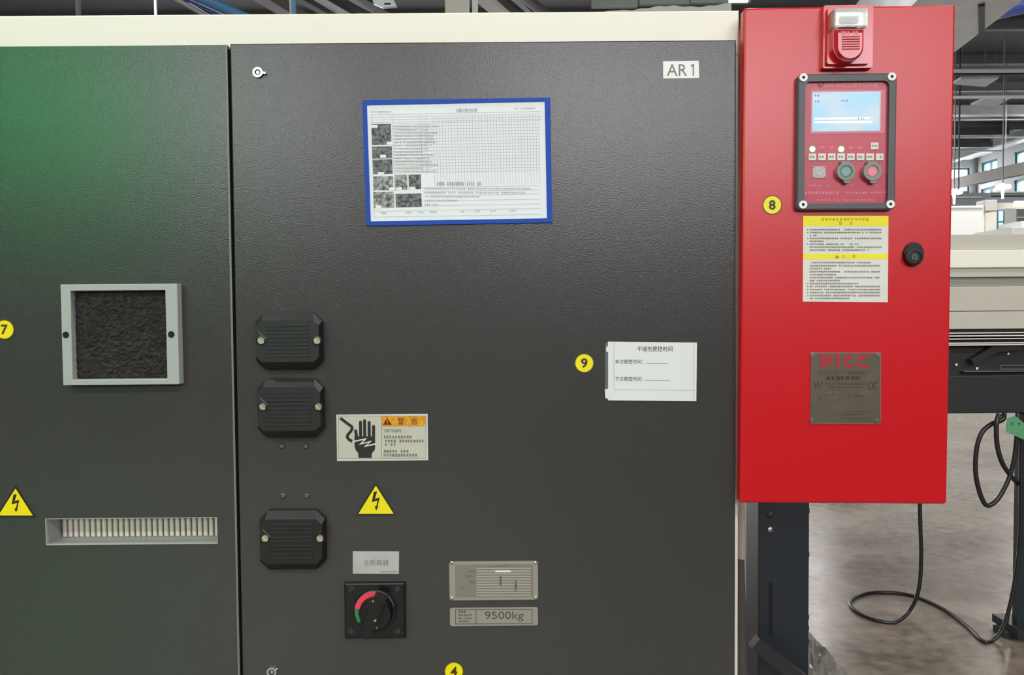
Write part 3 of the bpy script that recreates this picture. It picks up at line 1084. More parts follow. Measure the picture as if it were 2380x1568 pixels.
# strobe sounder
T = RC
bd = .011
cx_ = lambda *a, w=bd: T.xy(*a, w)
a, b = T.xy(1912, 159.5, bd), T.xy(2031, 10, bd)
st = T.part('strobe_sounder', MB().prism(rrect(a[0], a[1], b[0], b[1], .003), -.0004, bd, .012), M_DOME, label='red strobe sounder with clear flash lens')
a, b = T.xy(1922, 150, .02), T.xy(2024, 15, .02)
T.part('raised_plate', MB().prism(rrect(a[0], a[1], b[0], b[1], .004), bd - .0004, .018, .03), M_DOME, st, smooth=True)
P = [(1939, 66), (2010, 66)] + [(1974.5 + 35.5 * math.cos(t), 105 + 36 * math.sin(t)) for t in [math.pi * k / 14 for k in range(15)]]
pp = T.pts(P, .034)
n = len(pp)
ccx, ccy = sum(p[0] for p in pp) / n, sum(p[1] for p in pp) / n
T.part('sounder_dome', MB().loft([[(ccx + (x - ccx) * q, ccy + (y - ccy) * q, z) for x, y in (pp if True else pp)] for q, z in ((1, .0178), (1, .026), (.93, .033), (.78, .0365))][::1]) if False else MB().prism(pp, .0178, .030).prism([(ccx + (x - ccx) * .985, ccy + (y - ccy) * .985) for x, y in pp], .0298, .0365, .2), M_DOME, st, smooth=True)
for k in range(6):
    y = 84 + 5.7 * k
    T.rect('horn_slat', 1958, y - 1.3, 1999, y + 1.3, .036, .0382, M_DOME, st, bev=.0006)
T.glyphs('embossed_text', [(1956, 1980, 76, 7, 7), (1982, 1998, 76, 7, 7)], .0370, M_PINKINK, st)
T.rect('strobe_reflector', 1940, 20, 2016, 61, .0178, .0205, M_REFLECTOR, st)
T.rect('flash_tube', 1953, 38, 1995, 53, .0205, .030, M_WHITE, st, bev=.002)
T.rect('tube_window', 1959, 42.5, 1990, 49, .0300, .0304, M_LINK, st)
a, b = T.xy(1937, 63.5, .036), T.xy(2019, 17, .036)
T.part('clear_lens', MB().prism(rrect(a[0], a[1], b[0], b[1], .003), .0178, .036, .06), M_STROBE, st)

# control panel
fz = .012
a, b = T.xy(1851.5, 488, fz), T.xy(2085.5, 169, fz)
fa, fb = T.xy(1869, 473, fz), T.xy(2067.5, 187, fz)
ch = .006


def bez(x0, y0, x1, y1, r):
    return rrect(x0, y0, x1, y1, r, 6)


outer = bez(a[0], a[1], b[0], b[1], .007)
outer2 = bez(a[0] + .002, a[1] + .002, b[0] - .002, b[1] - .002, .006)
inner = bez(fa[0], fa[1], fb[0], fb[1], .009)
mb = MB()
k0 = len(outer)
mb.loft([[(x, y, -.0003) for x, y in outer], [(x, y, fz - .002) for x, y in outer], [(x, y, fz) for x, y in outer2], [(x, y, fz) for x, y in inner], [(x, y, fz - .006) for x, y in inner]], True, False)
cp_ = T.part('control_panel', mb, M_PANELGREY, label='charcoal bezel control panel with raspberry face')
zf = fz - .006
face = T.part('face_plate', MB().prism(bez(fa[0] - .0005, fa[1] - .0005, fb[0] + .0005, fb[1] + .0005, .009), zf - .003, zf + .0005), M_FACE, cp_)
zf += .0005
for x, y in ((1867, 180.5), (2072, 178.5), (2069, 474.5), (1866, 475.5)):
    q = T.xy(x, y, fz)
    T.part('corner_screw', MB().ring(q[0], q[1], 3.4 * T.s, 9.3 * T.s, fz - .0002, fz + .0022, n=24), M_WHITE, cp_, smooth=True)
    T.part('screw_socket', MB().lathe(q[0], q[1], [(3.6 * T.s, fz - .0002), (3.6 * T.s, fz + .0007)], 6), M_DARKGAP, cp_)
T.rect('screen_surround', 1883, 208, 2057, 311, zf - .0002, zf + .0006, M_FACE2, cp_)
msc = bpy.data.materials.new('lcd_screen')
msc.use_nodes = True
nt = msc.node_tree
b_ = nt.nodes['Principled BSDF']
b_.inputs['Base Color'].default_value = (.05, .06, .07, 1)
b_.inputs['Roughness'].default_value = .25
nz = nt.nodes.new('ShaderNodeTexNoise')
nz.inputs['Scale'].default_value = 16
tc = nt.nodes.new('ShaderNodeTexCoord')
mp = nt.nodes.new('ShaderNodeMapping')
mp.inputs['Scale'].default_value = (1, 2.2, 1)
nt.links.new(tc.outputs['Object'], mp.inputs['Vector'])
nt.links.new(mp.outputs['Vector'], nz.inputs['Vector'])
rp = nt.nodes.new('ShaderNodeValToRGB')
rp.color_ramp.elements[0].position = .42
rp.color_ramp.elements[0].color = lin((166, 222, 252))
rp.color_ramp.elements[1].position = .62
rp.color_ramp.elements[1].color = lin((205, 226, 238))
nt.links.new(nz.outputs['Fac'], rp.inputs['Fac'])
nt.links.new(rp.outputs['Color'], b_.inputs['Emission Color'])
b_.inputs['Emission Strength'].default_value = .72
T.rect('bezel_rim', 1886.5, 212, 2047, 306, zf + .0004, zf + .0010, mat('pale_rim', (214, 196, 200), .4), cp_)
scr = T.rect('lcd_screen', 1889, 214.5, 2044.5, 303.5, zf + .0008, zf + .0013, msc, cp_, label='lit pale blue screen')
z = zf + .0015
T.lines('screen_line', [(1893, 276, 2028, 274), (1893, 284, 2027, 283)], 5, z, mat('screen_white', (236, 240, 244), .4, emit=((236, 240, 244), .25)), cp_)
T.glyphs('screen_text', [(1955, 1975, 234, 4, 6), (1972, 1974, 275, 3, 4), (1994, 1998, 275, 4, 4), (2001, 2008, 275, 4, 4), (2023, 2028, 274.5, 4, 4), (1894, 1904, 222, 5, 6), (1894, 1904, 236, 5, 6)], z + .0002, mat('screen_ink', (120, 150, 180), .4), cp_)
z = zf + .0003
T.text('panel_title', 'EFFS-5D火灾报警控制器', 1917, 192, 2040, 203, z, M_PINKINK, cp_)
mb = MB()
for P in ([(1900, 192), (1904.5, 203)], [(1905, 195), (1908, 203)], [(1915, 192), (1909, 203)]):
    mb.stroke(T.pts(P, z), 2.6 * T.s, z - .0001, z)
T.part('panel_emblem', mb, mat('dark_red_ink', (140, 40, 60), .4), cp_)
zk = zf + .0022
keyx = [1888.5, 1911, 1933.5, 1955.5, 1978, 2000.5, 2022.5, 2045]
for i, x in enumerate(keyx + [2033.5]):
    y = 364.5 if i < 8 else 339
    kk = T.rect('key', x - 9, y - 8.2, x + 9, y + 8.2, zf - .0002, zk, M_KEY, cp_, bev=.0007)
    T.glyphs('key_text', [(x - 6, x + 6, y, 5, 6)], zk + .0002, M_GINK, cp_)
for x in (1889, 1956):
    T.disc('led_lamp', x, 346, [(6.8, zf - .0002), (6.4, zf + .001), (4, zf + .0022)], mat('lit_led', (225, 250, 225), .3, emit=((205, 255, 215), 1.2)), cp_, label='small lit indicator')
    T.disc('led_ring', x, 346, [(8.6, zf - .0003), (8.6, zf + .0003)], mat('led_ring_green', (120, 138, 70), .4), cp_)
for x in (1912, 1934, 1979, 2000):
    T.rect('unlit_indicator', x - 6, 340, x + 3, 346, zf - .0002, zf + .0003, M_FACE2, cp_)
bz_ = T.rect('buzzer', 1888.5, 386, 1919.5, 413.5, zf - .0002, zf + .0016, mat('buzzer_grey', (188, 172, 172), .4), cp_, bev=.0006)
T.disc('buzzer_cone', 1904, 400, [(9, zf + .0015), (8, zf + .0022), (3.5, zf + .0019)], M_SIGNGREY, cp_)
for x, y in ((1892, 389), (1916, 389), (1892, 411), (1916, 411)):
    T.disc('buzzer_screw', x, y, [(1.8, zf + .0015), (1.5, zf + .0020)], M_GINK, cp_, n=10)
for x, y, ring_m, cap_m in ((1967, 398, M_GREENB, M_PALEGREEN), (2028.5, 398, M_GUARD, M_PINKB)):
    zb = zf + .010
    q = T.xy(x, y, zb)
    gd = T.part('button_guard', MB().ring(q[0], q[1], 15 * T.s, 20.5 * T.s, zf - .0003, zb, n=36), M_GUARD, cp_, smooth=True)
    T.rect('guard_hinge', x - 12, y - 23.5, x + 12, y - 18, zf - .0002, zb - .002, M_GUARD, cp_, bev=.001)
    T.plate('guard_tab', [(x - 8, y + 17), (x + 9, y + 17), (x + 7, y + 27), (x - 4, y + 27)], zf + .004, zb - .001, M_GUARD, cp_)
    T.part('button_ring', MB().ring(q[0], q[1], 12.2 * T.s, 15.3 * T.s, zf - .0003, zb - .001, n=36), ring_m, cp_, smooth=True)
    T.part('push_button', MB().lathe(q[0], q[1], [(12.3 * T.s, zf), (12.3 * T.s, zb - .002), (10.5 * T.s, zb - .001)], 28), cap_m, cp_, smooth=True)
z = zf + .0003
T.glyphs('panel_print', [(1881, 1927, 431, 4.5, 6), (1950, 1953, 430, 6, 4), (1968, 1986, 430, 4.5, 6), (2031, 2041, 430, 4.5, 6), (1871, 1953, 448, 6.5, 8), (1966, 2015, 448, 5, 7.5), (1898, 2035, 465, 4, 5)], z, M_PINKINK, cp_)
T.lines('panel_rule', [(2021, 447.5, 2060, 447)], 4, z, M_FACE2, cp_)

# lock
lk = T.part('door_lock', MB().prism(T.pts([(2125 + 24 * math.cos(t) + 1.5 * max(0, math.sin(t)), 590 - 29 * math.sin(t) * (1.0 if math.sin(t) < 0 else .98)) for t in [2 * math.pi * k / 36 for k in range(36)]], .006), -.0003, .006, .06), M_DEEP, label='black round door lock')
q = T.xy(2125.5, 597, .011)
T.part('lock_barrel', MB().lathe(q[0], q[1], [(19 * T.s, .0058), (18 * T.s, .0105), (15 * T.s, .0115), (13.5 * T.s, .0100)], 32), M_BLACK, lk, smooth=True)
T.part('lock_core', MB().lathe(q[0], q[1], [(8 * T.s, .0098), (7.5 * T.s, .0115), (3 * T.s, .0115)], 20), M_PANELGREY, lk, smooth=True)
T.lines('key_slot', [(2125.5, 593, 2125.5, 601)], 1.6, .0118, M_DARKGAP, lk)

# bronze maker plate
mp_ = T.part('maker_plate', MB().prism(rrect(*T.xy(1882.5, 984.5), *T.xy(2047.5, 819), .0035), -.0003, .0012), M_BROWNPL, label='bronze coloured plate with red PICC letters and CE mark')
T.lines('plate_edge', [(1884, 819.5, 2046, 819.8), (2047, 821, 2047, 983), (1884, 984, 2045, 984.3)], 1.2, .0014, mat('plate_edge', (196, 140, 134), .3, .6), mp_)
z = .0016
w_ = 8.2 * T.s


def arc(cx, cy, rx, ry, a0, a1, n=14):
    return [(cx + rx * math.cos(math.radians(a0 + (a1 - a0) * k / n)), cy - ry * math.sin(math.radians(a0 + (a1 - a0) * k / n))) for k in range(n + 1)]


mb = MB().stroke(T.pts([(1909.5, 853.5), (1911, 847), (1911, 829.5), (1918, 829.5)] + arc(1924, 837, 7, 7.5, 85, -85) + [(1923, 844.5), (1911.5, 846)], z), w_, z - .0001, z)
mb.stroke(T.pts([(1946.5, 825.5), (1946.5, 853.5)], z), w_, z - .0001, z)
for c in (1974, 2007):
    mb.stroke(T.pts([(c + 9, 829)] + arc(c, 839.5, 11, 10.3, 80, 280) + [(c + 10, 851.5)], z), w_ * .92, z - .0001, z)
T.part('red_letters', mb, M_REDINK, mp_)
T.lines('plate_rule', [(1903, 862.5, 2025, 863)], 1.8, z, M_BROWNINK, mp_)
pk = mat('plate_dark_ink', (58, 52, 46), .5)
T.glyphs('plate_heading', [(1921, 2000, 878, 9, 11.3)], z, pk, mp_, fill=.8)
T.glyphs('plate_print', [(1972, 2012, 867.5, 4, 5), (1904, 1960, 868, 2.5, 5), (1918, 2012, 891.5, 5, 7.5), (1925, 2006, 899.5, 3, 5), (1966, 2010, 920, 4, 6), (1900, 1915, 925, 4, 6), (1964, 2032, 956, 3, 5), (1930, 2012, 963, 3, 5), (1950, 2020, 972, 2.5, 5)], z, M_BROWNINK, mp_)
T.glyphs('plate_pale_print', [(1920, 1935, 912.5, 4.5, 5), (1941, 1953, 912.5, 4.5, 5), (2001, 2015, 913, 4.5, 6), (1929, 1951, 924.5, 4, 5), (1922, 1952, 947.5, 4, 5)], z, mat('plate_pale_ink', (132, 124, 112), .4, .3), mp_)
mb = MB()
for P in ([(1892, 888), (1896, 900)], [(1911, 888), (1906, 900)], [(1896, 900), (1901, 893), (1906, 900)]):
    mb.stroke(T.pts(P, z), 3.4 * T.s, z - .0001, z)
q = T.xy(1901, 888, z)
mb.lathe(q[0], q[1], [(2.2 * T.s, z - .0001), (2.2 * T.s, z)], 12)
T.part('crown_emblem', mb, M_NAVY, mp_)
T.lines('emblem_red', [(1899, 897, 1908, 897)], 2, z + .0001, M_REDINK, mp_)
mb = MB()
mb.stroke(T.pts(arc(2026.5, 895.7, 8, 8.2, 75, 285), z), 2.6 * T.s, z - .0001, z)
mb.stroke(T.pts(arc(2037.5, 895.7, 8, 8.2, 75, 285), z), 2.6 * T.s, z - .0001, z)
mb.stroke(T.pts([(2029.5, 895.7), (2035.5, 895.7)], z), 2.4 * T.s, z - .0001, z)
T.part('ce_mark', mb, pk, mp_)
for x, y in ((1888.5, 823.5), (2041.5, 823.5), (1888, 977.5), (2040.5, 978.5)):
    slotted_screw(T, x, y, 5.2, .0011, mp_, M_STEEL, -40)

# instruction sticker on the red door
T = Thing('instruction_label', 'white instruction label with two yellow bands below the control panel', 'label', RED, 1965, 601)
T.plate('label_sheet', [(1867, 502), (2065, 502), (2063.5, 702), (1866, 700.5)], 0, .0006, mat('label_white', (222, 218, 213), .45))
T.plate('yellow_band', [(1867, 501.5), (2065, 501.5), (2064.8, 525), (1866.9, 525)], .0004, .0008, M_YEL)
T.plate('yellow_band', [(1866.6, 590), (2064.2, 590), (2064, 601.8), (1866.5, 601.5)], .0004, .0008, M_YEL)
z = .0010
oc = mat('ochre_ink', (196, 120, 20), .5)
T.glyphs('heading_print', [(1909, 2020, 509.5, 6.5, 8.6)], z, mat('olive_ink', (196, 184, 20), .5), fill=.8)
T.text('heading_text', '警', 1949, 514.5, 1957, 522, z, oc)
T.text('heading_text', '告', 1975, 514.5, 1982, 522, z, oc)
T.text('heading_text', '注', 1957, 592, 1964, 599.5, z, oc)
T.text('heading_text', '意', 1981, 592, 1988, 599.5, z, oc)
T.plate('heading_symbol', [(1945.5, 592), (1951, 599.5), (1940, 599.5)], z - .0001, z, oc)
rows = []
for y, x1 in ((533.5, 2049), (540.3, 2052), (547, 1897), (553.8, 2052), (560.5, 1914), (567.3, 1997), (574.2, 2051), (581, 2020), (610, 2023), (617.3, 2046), (624, 1931), (631.2, 2047), (638, 1943), (645, 2047), (651.8, 1952), (658.8, 1995), (665.5, 2047), (672.6, 2047), (679.6, 2047), (686.5, 2047), (693.2, 1973)):
    rows.append((1882, x1, y, 3.7, 4.2))
    if x1 > 1990 and random.random() < .7:
        rows.append((1876, 1878, y, 3, 3))
T.glyphs('small_print', rows, z, mat('faded_ink', (140, 132, 126), .6), fill=.85)

# ================================================================== BEYOND THE CABINETS
M_GANTRY = mat('greige_enclosure', (188, 182, 172), .5)
M_GANTRY2 = mat('mid_grey_enclosure', (150, 146, 140), .5)  # darker grey of the recessed strip
M_GANTRYC = mat('cream_enclosure', (238, 232, 222), .45)
M_IRON = mat('black_iron', (38, 38, 40), .45)
M_NAVYST = mat('blue_black_steel', (34, 42, 48), .4, var=(2.0, .12))
M_CABLE = mat('black_rubber_cable', (30, 28, 28), .38)
GY = 2.0
GF = FY(GY)
GM = Thing('gantry_machine', 'long machine with cream enclosure above a black iron bed on legs', 'machine', GF, 2300, 960)
gx0, gx1 = GM.xy(1560, 760)[0], GM.xy(3100, 760)[0]


def band(name, y0, y1, z0, z1, m, label=None, bev=0.0, x0=None):
    a, b = GM.xy(2290, y1, z1)[1], GM.xy(2290, y0, z1)[1]
    return GM.part(name, MB().box(gx0 if x0 is None else x0, gx1, a, b, z0, z1, bev), m, label=label)


band('top_cover', 545, 579.5, -.5, -.03, M_GANTRY)
band('cream_panel', 580, 622, -.5, 0.0, M_GANTRYC, 'cream front panel', .004)
band('grey_strip', 622.5, 643, -.5, -.012, M_GANTRY)  # strip in the same greige as the top cover
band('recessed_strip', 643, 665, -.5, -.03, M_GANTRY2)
band('lower_panel', 665.5, 722.5, -.5, -.006, M_GANTRY, None, .003)
band('lower_panel', 723.5, 764, -.5, -.004, M_GANTRY, None, .003)
band('guide_housing', 764.5, 872, -.5, -.03, M_IRON)
for y, h, z in ((773.5, 2.2, .012), (780, 2.6, .014), (787, 2.0, .010), (797, 2.0, .022), (801, 2.4, .024)):
    band('guide_rail', y - h / 2, y + h / 2, -.032, z, mat('pale_rail_sheen', (226, 222, 214), .35), 'bright steel rail')  # bright sheen of the steel put in as pale paint
band('bed_beam', 872, 960, -.5, .010, M_IRON, 'plain black bed beam', .004)
band('edge_trim', 861.5, 864, -.032, .004, M_STEEL, x0=GM.xy(2240, 860)[0])
GM.lines('name_slot', [(2326, 848.5, 2450, 848), (2326, 857.5, 2450, 857), (2326, 848, 2327, 858)], 1.6, .006, mat('slot_silver', (168, 166, 160), .3, .8))
GM.part('cable_arm', MB().stroke(GM.pts([(2262, 842), (2312, 812), (2378, 803)], .01), .03, -.02, .008), mat('dark_plum_arm', (40, 34, 38), .4))
for x, y in ((2345, 822), (2224, 848), (2272, 856.5)):
    GM.disc('bolt', x, y, [(4, -.031), (3.6, -.022), (1.5, -.020)], M_STEEL, n=12, w=-.022)
legx = [(2370, 2424), (1640, 1694)]
for a, b in legx:
    p, q = GM.xy(a, 958, -.04), GM.xy(b, 958, -.04)
    lg = GM.part('leg', MB().box(p[0], q[0], 0.06 - GM.p.z, p[1], -.07, -.04), M_NAVYST)
    ft = GM.part('foot_plate', MB().box(p[0] - .02, q[0] + .04, 0.025 - GM.p.z, 0.06 - GM.p.z, -.18, 0.0), M_IRON)
    for fx in (p[0] - .012, q[0] + .05):
        GM.part('levelling_foot', MB().box(fx - .035, fx + .035, -GM.p.z, 0.03 - GM.p.z, -.13, -.05, .004), M_IRON)
        mb = MB().tube([(fx, .025 - GM.p.z, -.09), (fx, .10 - GM.p.z, -.09)], .010, 10)
        GM.part('levelling_bolt', mb, M_STEEL)


def smooth_path(P, n=8):
    out = []
    for i in range(len(P) - 1):
        p0, p1, p2, p3 = P[max(i - 1, 0)], P[i], P[i + 1], P[min(i + 2, len(P) - 1)]
        for k in range(n):
            t = k / n
            out.append(0.5 * ((2 * p1) + (p2 - p0) * t + (2 * p0 - 5 * p1 + 4 * p2 - p3) * t * t + (3 * p1 - p0 - 3 * p2 + p3) * t ** 3))
    out.append(P[-1])
    return out


def world_path(name, P, r, m, label, cat, group=None):
    o = world_obj(name, MB().tube(smooth_path(P), r, 12), m, label, cat, group, smooth=True)
    return o


# cable drooping from the red cabinet to a loop on the floor and up to the bed
fl = lambda x, y: on_z(x, y, 0.0092)
hv = lambda x, y, Y: FY(Y).hit(x, y)
y1_ = fl(2085, 1446).y
P = [Vector((hv(2136, 960, y1_).x, y1_, GM.p.z + .002)), hv(2138, 1180, y1_), hv(2141, 1290, y1_), hv(2135, 1370, y1_), hv(2113, 1420, y1_ + .02), fl(2080, 1445), fl(2035, 1440), fl(1992, 1421), fl(1976, 1402), fl(1990, 1386), fl(2030, 1376), fl(2090, 1378), fl(2140, 1390), fl(2200, 1419), fl(2250, 1456), fl(2284, 1488), fl(2308, 1487), hv(2334, 1452, fl(2308, 1487).y), hv(2357, 1360, fl(2308, 1487).y), hv(2371, 1250, fl(2308, 1487).y), hv(2373, 1120, fl(2308, 1487).y), hv(2374, 962, 2.03)]
world_path('power_cable', P, .0088, M_CABLE, 'black cable dropping behind the red cabinet into a loop on the floor', 'cable')
P = [hv(2334, 962, 1.97), hv(2330, 975, 1.95), hv(2305, 985, 1.95), hv(2282, 1005, 1.95), hv(2270, 1040, 1.95), hv(2267, 1090, 1.95), hv(2273, 1130, 1.95), hv(2286, 1166, 1.95), hv(2300, 1174, 1.95), hv(2322, 1155, 1.95), hv(2345, 1110, 1.95), hv(2358, 1060, 1.95), hv(2364, 1000, 1.95), hv(2366, 962, 1.97)]
world_path('hanging_cable', P, .0095, M_CABLE, 'black cable hanging in a narrow loop under the black bed', 'cable')
P = [hv(2322, 962, 1.93), hv(2316, 985, 1.92), hv(2317, 1030, 1.92), hv(2328, 1072, 1.92), hv(2348, 1104, 1.96), hv(2366, 1124, 2.04), hv(2392, 1150, 2.10), hv(2440, 1165, 2.10)]
world_path('hanging_cable', P, .0095, M_CABLE, 'black cable curving from the bed across to the dark leg', 'cable')
TT = Thing('green_tag', 'green printed tag tied to the cables under the black bed', 'tag', FY(1.93), 2365, 990)
TT.plate('tag_card', [(2342, 972), (2360, 966), (2400, 1000), (2400, 1030), (2338, 1003)], -.001, .001, mat('green_card', (88, 150, 108), .5))
TT.glyphs('tag_print', [(2350, 2378, 985, 8, 8)], .0013, mat('tag_ink', (70, 110, 130), .5))

# dark upright and pipes just behind the red cabinet
CF = FY(.62)
CT = Thing('support_post', 'blue-black steel upright with slot and side bolts below the red cabinet', 'post', CF, 1821, 1400, at=(CF.hit(1821, 1400).x, .62, 0))
a, b = CT.xy(1762.5, 1380), CT.xy(1880.5, 1380)
CT.part('post', MB().box(a[0], b[0], 0, 1.15, -.10, 0, .003), M_NAVYST)
CT.part('slot', MB().prism(rrect(*CT.xy(1787, 1478), *CT.xy(1796, 1352), .004), -.0005, .0006), M_DARKGAP)
for x, y, r, m in ((1792, 1197, 7, M_IRON), (1791, 1231, 6, M_STEEL)):
    CT.disc('bolt', x, y, [(r, -.0005), (r, .004), (r * .5, .006)], m, n=16)
for y in (1191, 1293, 1440, 1466, 1496):
    q = CT.xy(1884, y)
    CT.part('side_bolt', MB().box(b[0] - .0005, b[0] + .007, q[1] - .006, q[1] + .006, -.03, -.016, .001), M_IRON)
p0, p1 = FY(.52).hit(1752, 1490), FY(.52).hit(1870, 1585)
dd = (p1 - p0).normalized()
world_obj('brace_tube', bar(p0 - dd * .0, p1 + dd * .55, .030, .030), M_IRON, 'black square brace tube crossing in front of the dark post', 'tube')
PF = FY(.5)


def pipe_post(px0, px1, py0, py1, frame, m, name, label, cat='pipe', sub=None):
    T = Thing(name, label, cat, frame, (px0 + px1) / 2, 1300, at=(frame.hit((px0 + px1) / 2, 1300).x, frame.O.y, 0))
    a, b = T.xy(px0, 1300)[0], T.xy(px1, 1300)[0]
    zt, zb = T.xy(px0, py0)[1], (T.xy(px0, py1)[1] if py1 else 0.0)
    return T, a, b, zt, zb


T, a, b, zt, zb = pipe_post(1720, 1737, 1100, 1304, PF, None, 'drain_hose', 'beige hose with dark lower sleeve beside the cabinet edge', 'hose')
T.part('beige_sleeve', MB().tube([(0, zb, -.02), (0, zt, -.02)], (b - a) / 2, 16), mat('beige_hose', (168, 158, 146), .5), smooth=True)
T.part('dark_sleeve', MB().tube([(0.0, 0, -.02), (.004, .4, -.02), (-.001, zb - .12, -.02), (-.002, zb, -.02)], [.019, .017, .0125, .009], 16), mat('dark_hose', (74, 68, 64), .5), smooth=True)
T, a, b, zt, zb = pipe_post(1737.5, 1749, 1100, None, FY(.8), None, 'pale_conduit', 'pale grey upright conduit beside the dark post', 'conduit')
T.part('conduit', MB().box(a, b, 0, zt, -.03, 0, .002), mat('pale_conduit', (190, 182, 174), .45))
T, a, b, zt, zb = pipe_post(1749, 1763, 1100, None, FY(.78), None, 'grey_channel', 'dull grey steel channel against the dark post', 'channel')
T.part('channel', MB().box(a, b, 0, zt, -.03, 0, .002), mat('dull_channel', (112, 104, 98), .45))
T.part('bracket', MB().box(a, b, T.xy(1755, 1440)[1], T.xy(1755, 1398)[1], -.002, .012, .002), mat('dull_bracket', (140, 132, 124), .4, .5))

# crumpled plastic on the floor behind the post
mb = MB()
q0 = on_z(1905, 1545, 0)
NX = 16
for j in range(NX + 1):
    for i in range(NX + 1):
        u, v = i / NX, j / NX
        e = max(0.0, 1 - (abs(2 * u - 1) ** 3 + abs(2 * v - 1) ** 3))
        mb.v.append((q0.x - .16 + .24 * u, q0.y - .14 + .55 * v, .004 + e * random.uniform(.02, .085)))
for j in range(NX):
    for i in range(NX):
        k = j * (NX + 1) + i
        mb.f.append((k, k + 1, k + NX + 2, k + NX + 1))
world_obj('plastic_wrap', mb, mat('crumpled_film', (150, 146, 140), .12, trans=.35), 'crumpled clear plastic film lying on the floor by the dark post', 'plastic film')

# dusty plastic sheet folded on top of the machine
mb = MB()
NX, NY = 60, 10
xa, xb = CREAM.hit(1365, 20).x, CREAM.hit(1712, 20).x
for j in range(NY + 1):
    for i in range(NX + 1):
        u, v = i / NX, j / NY
        hgt = .020 * min(1, u * 5) * (0.35 + .65 * math.sin(math.pi * min(1, v * 1.4 + .08)) ** .6) + .0008 * math.sin(i * .9 + j * 1.7) + .002 * math.sin(i * .21 + 1)
        mb.v.append((xa + (xb - xa) * u, .05 + .35 * v, beam_top + max(.001, hgt + .010 * u)))
for j in range(NY):
    for i in range(NX):
        k = j * (NX + 1) + i
        mb.f.append((k, k + 1, k + NX + 2, k + NX + 1))
n0 = len(mb.v)
for i in range(NX + 1):
    mb.v.append((mb.v[i][0], .045, beam_top + .0004))
for i in range(NX):
    mb.f.append((n0 + i, n0 + i + 1, i + 1, i))
world_obj('plastic_sheet', mb, mat('grey_film', (150, 152, 148), .2), 'grey plastic sheet folded on top of the cream beam', 'plastic sheet', smooth=True)


# unseen dark machine behind the camera, added to darken the lower reflections
root = bpy.data.objects.new('unseen_dark_machine', None)
COL.objects.link(root)
root.location = (3.6, -5.2, 0)
tag(root, 'unseen low black cabinet added across the aisle to darken reflections', 'machine')
add('cabinet', MB().box(-3.4, 3.8, -.6, .6, .06, 1.42, .01).mesh('cabinet'), M_IRON, root)
add('plinth', MB().box(-3.35, 3.75, -.55, .55, 0, .06).mesh('plinth'), M_DARKGAP, root)
for k in range(6):
    x = -3.35 + k * 1.2
    add('door_leaf', MB().box(x, x + 1.15, .58, .615, .12, 1.32).mesh('door_leaf'), M_NAVYST, root)
    add('handle', MB().box(x + 1.03, x + 1.06, .615, .645, .66, .84).mesh('handle'), M_STEEL, root)

# ------------------------------------------------------------------ overhead things
def roof_pipe(name, a, b, z, r, m, label, cat, ext=(1.0, 1.0), square=None, group=None):
    p, q = on_z(*a, z), on_z(*b, z)
    d = q - p
    p, q = p - d * ext[0], q + d * ext[1]
    if square:
        mb = bar(p, q, square[0], square[1])
    else:
        mb = MB().tube([p, q], r, 14)
    return world_obj(name, mb, m, label, cat, group, smooth=not square)


roof_pipe('roof_pipe', (476, 0), (552, 34), 5.4, .075, M_BLUEPIPE, 'thick sky blue pipe slanting under the dark roof', 'pipe', (5, 3))
roof_pipe('roof_pipe', (468, 10), (524, 36), 5.55, .05, M_VIOLET, 'deep blue pipe beside the thick sky blue pipe', 'pipe', (5, 3))
roof_pipe('roof_pipe', (416, 0), (476, 34), 5.5, .035, M_TRAY, 'thin pale pipe beside the blue pipes', 'pipe', (5, 3))
roof_pipe('roof_duct', (628, 0), (684, 34), 6.0, .1, mat('brown_grey_duct', (142, 134, 126), .5), 'brown grey square duct under the roof', 'duct', (5, 3), (.22, .16))
for k, (a, b, w, m, nm) in enumerate((((706, 0), (762, 32), .12, M_DARKTRAY, 'narrow dark cable tray under the roof beside the blue rope'), ((740, 0), (796, 32), .10, M_DUCT, 'galvanised cable tray between two dark trays'), ((776, 0), (838, 32), .22, M_DARKTRAY, 'wide dark cable tray under the roof'), ((815, 0), (862, 32), .06, M_TRAY, 'thin pale rail beside the wide dark tray'), ((846, 0), (905, 32), .20, M_DARKTRAY, 'dark tray nearest the grey roof hatch'))):
    roof_pipe('cable_tray', a, b, 5.9 + .13 * k, .1, m, nm, 'cable tray', (5, 3), (w, .08))
for k, (a, b, w, m, nm) in enumerate((((1128, 0), (1160, 28), .26, M_TRAY, 'wide pale tray beside the beige column'), ((1168, 0), (1202, 28), .17, M_DARKTRAY, 'dark tray next to the wide pale tray'), ((1194, 0), (1224, 28), .09, M_TRAY, 'slim pale tray next to the dark tray'), ((1228, 0), (1262, 28), .2, mat('moss_tray', (96, 98, 92), .5), 'mossy grey tray under the roof'))):
    roof_pipe('cable_tray', a, b, 6.6 + .13 * k, .1, m, nm, 'cable tray', (5, 3), (w, .08))


def hang_rod(px, Y, w, m, z0, label, name='hanger_rod', cat='rod'):
    x = FY(Y).hit(px, 15).x
    world_obj(name, MB().box(x - w / 2, x + w / 2, Y - w / 2, Y + w / 2, z0, HZ), m, label, cat)


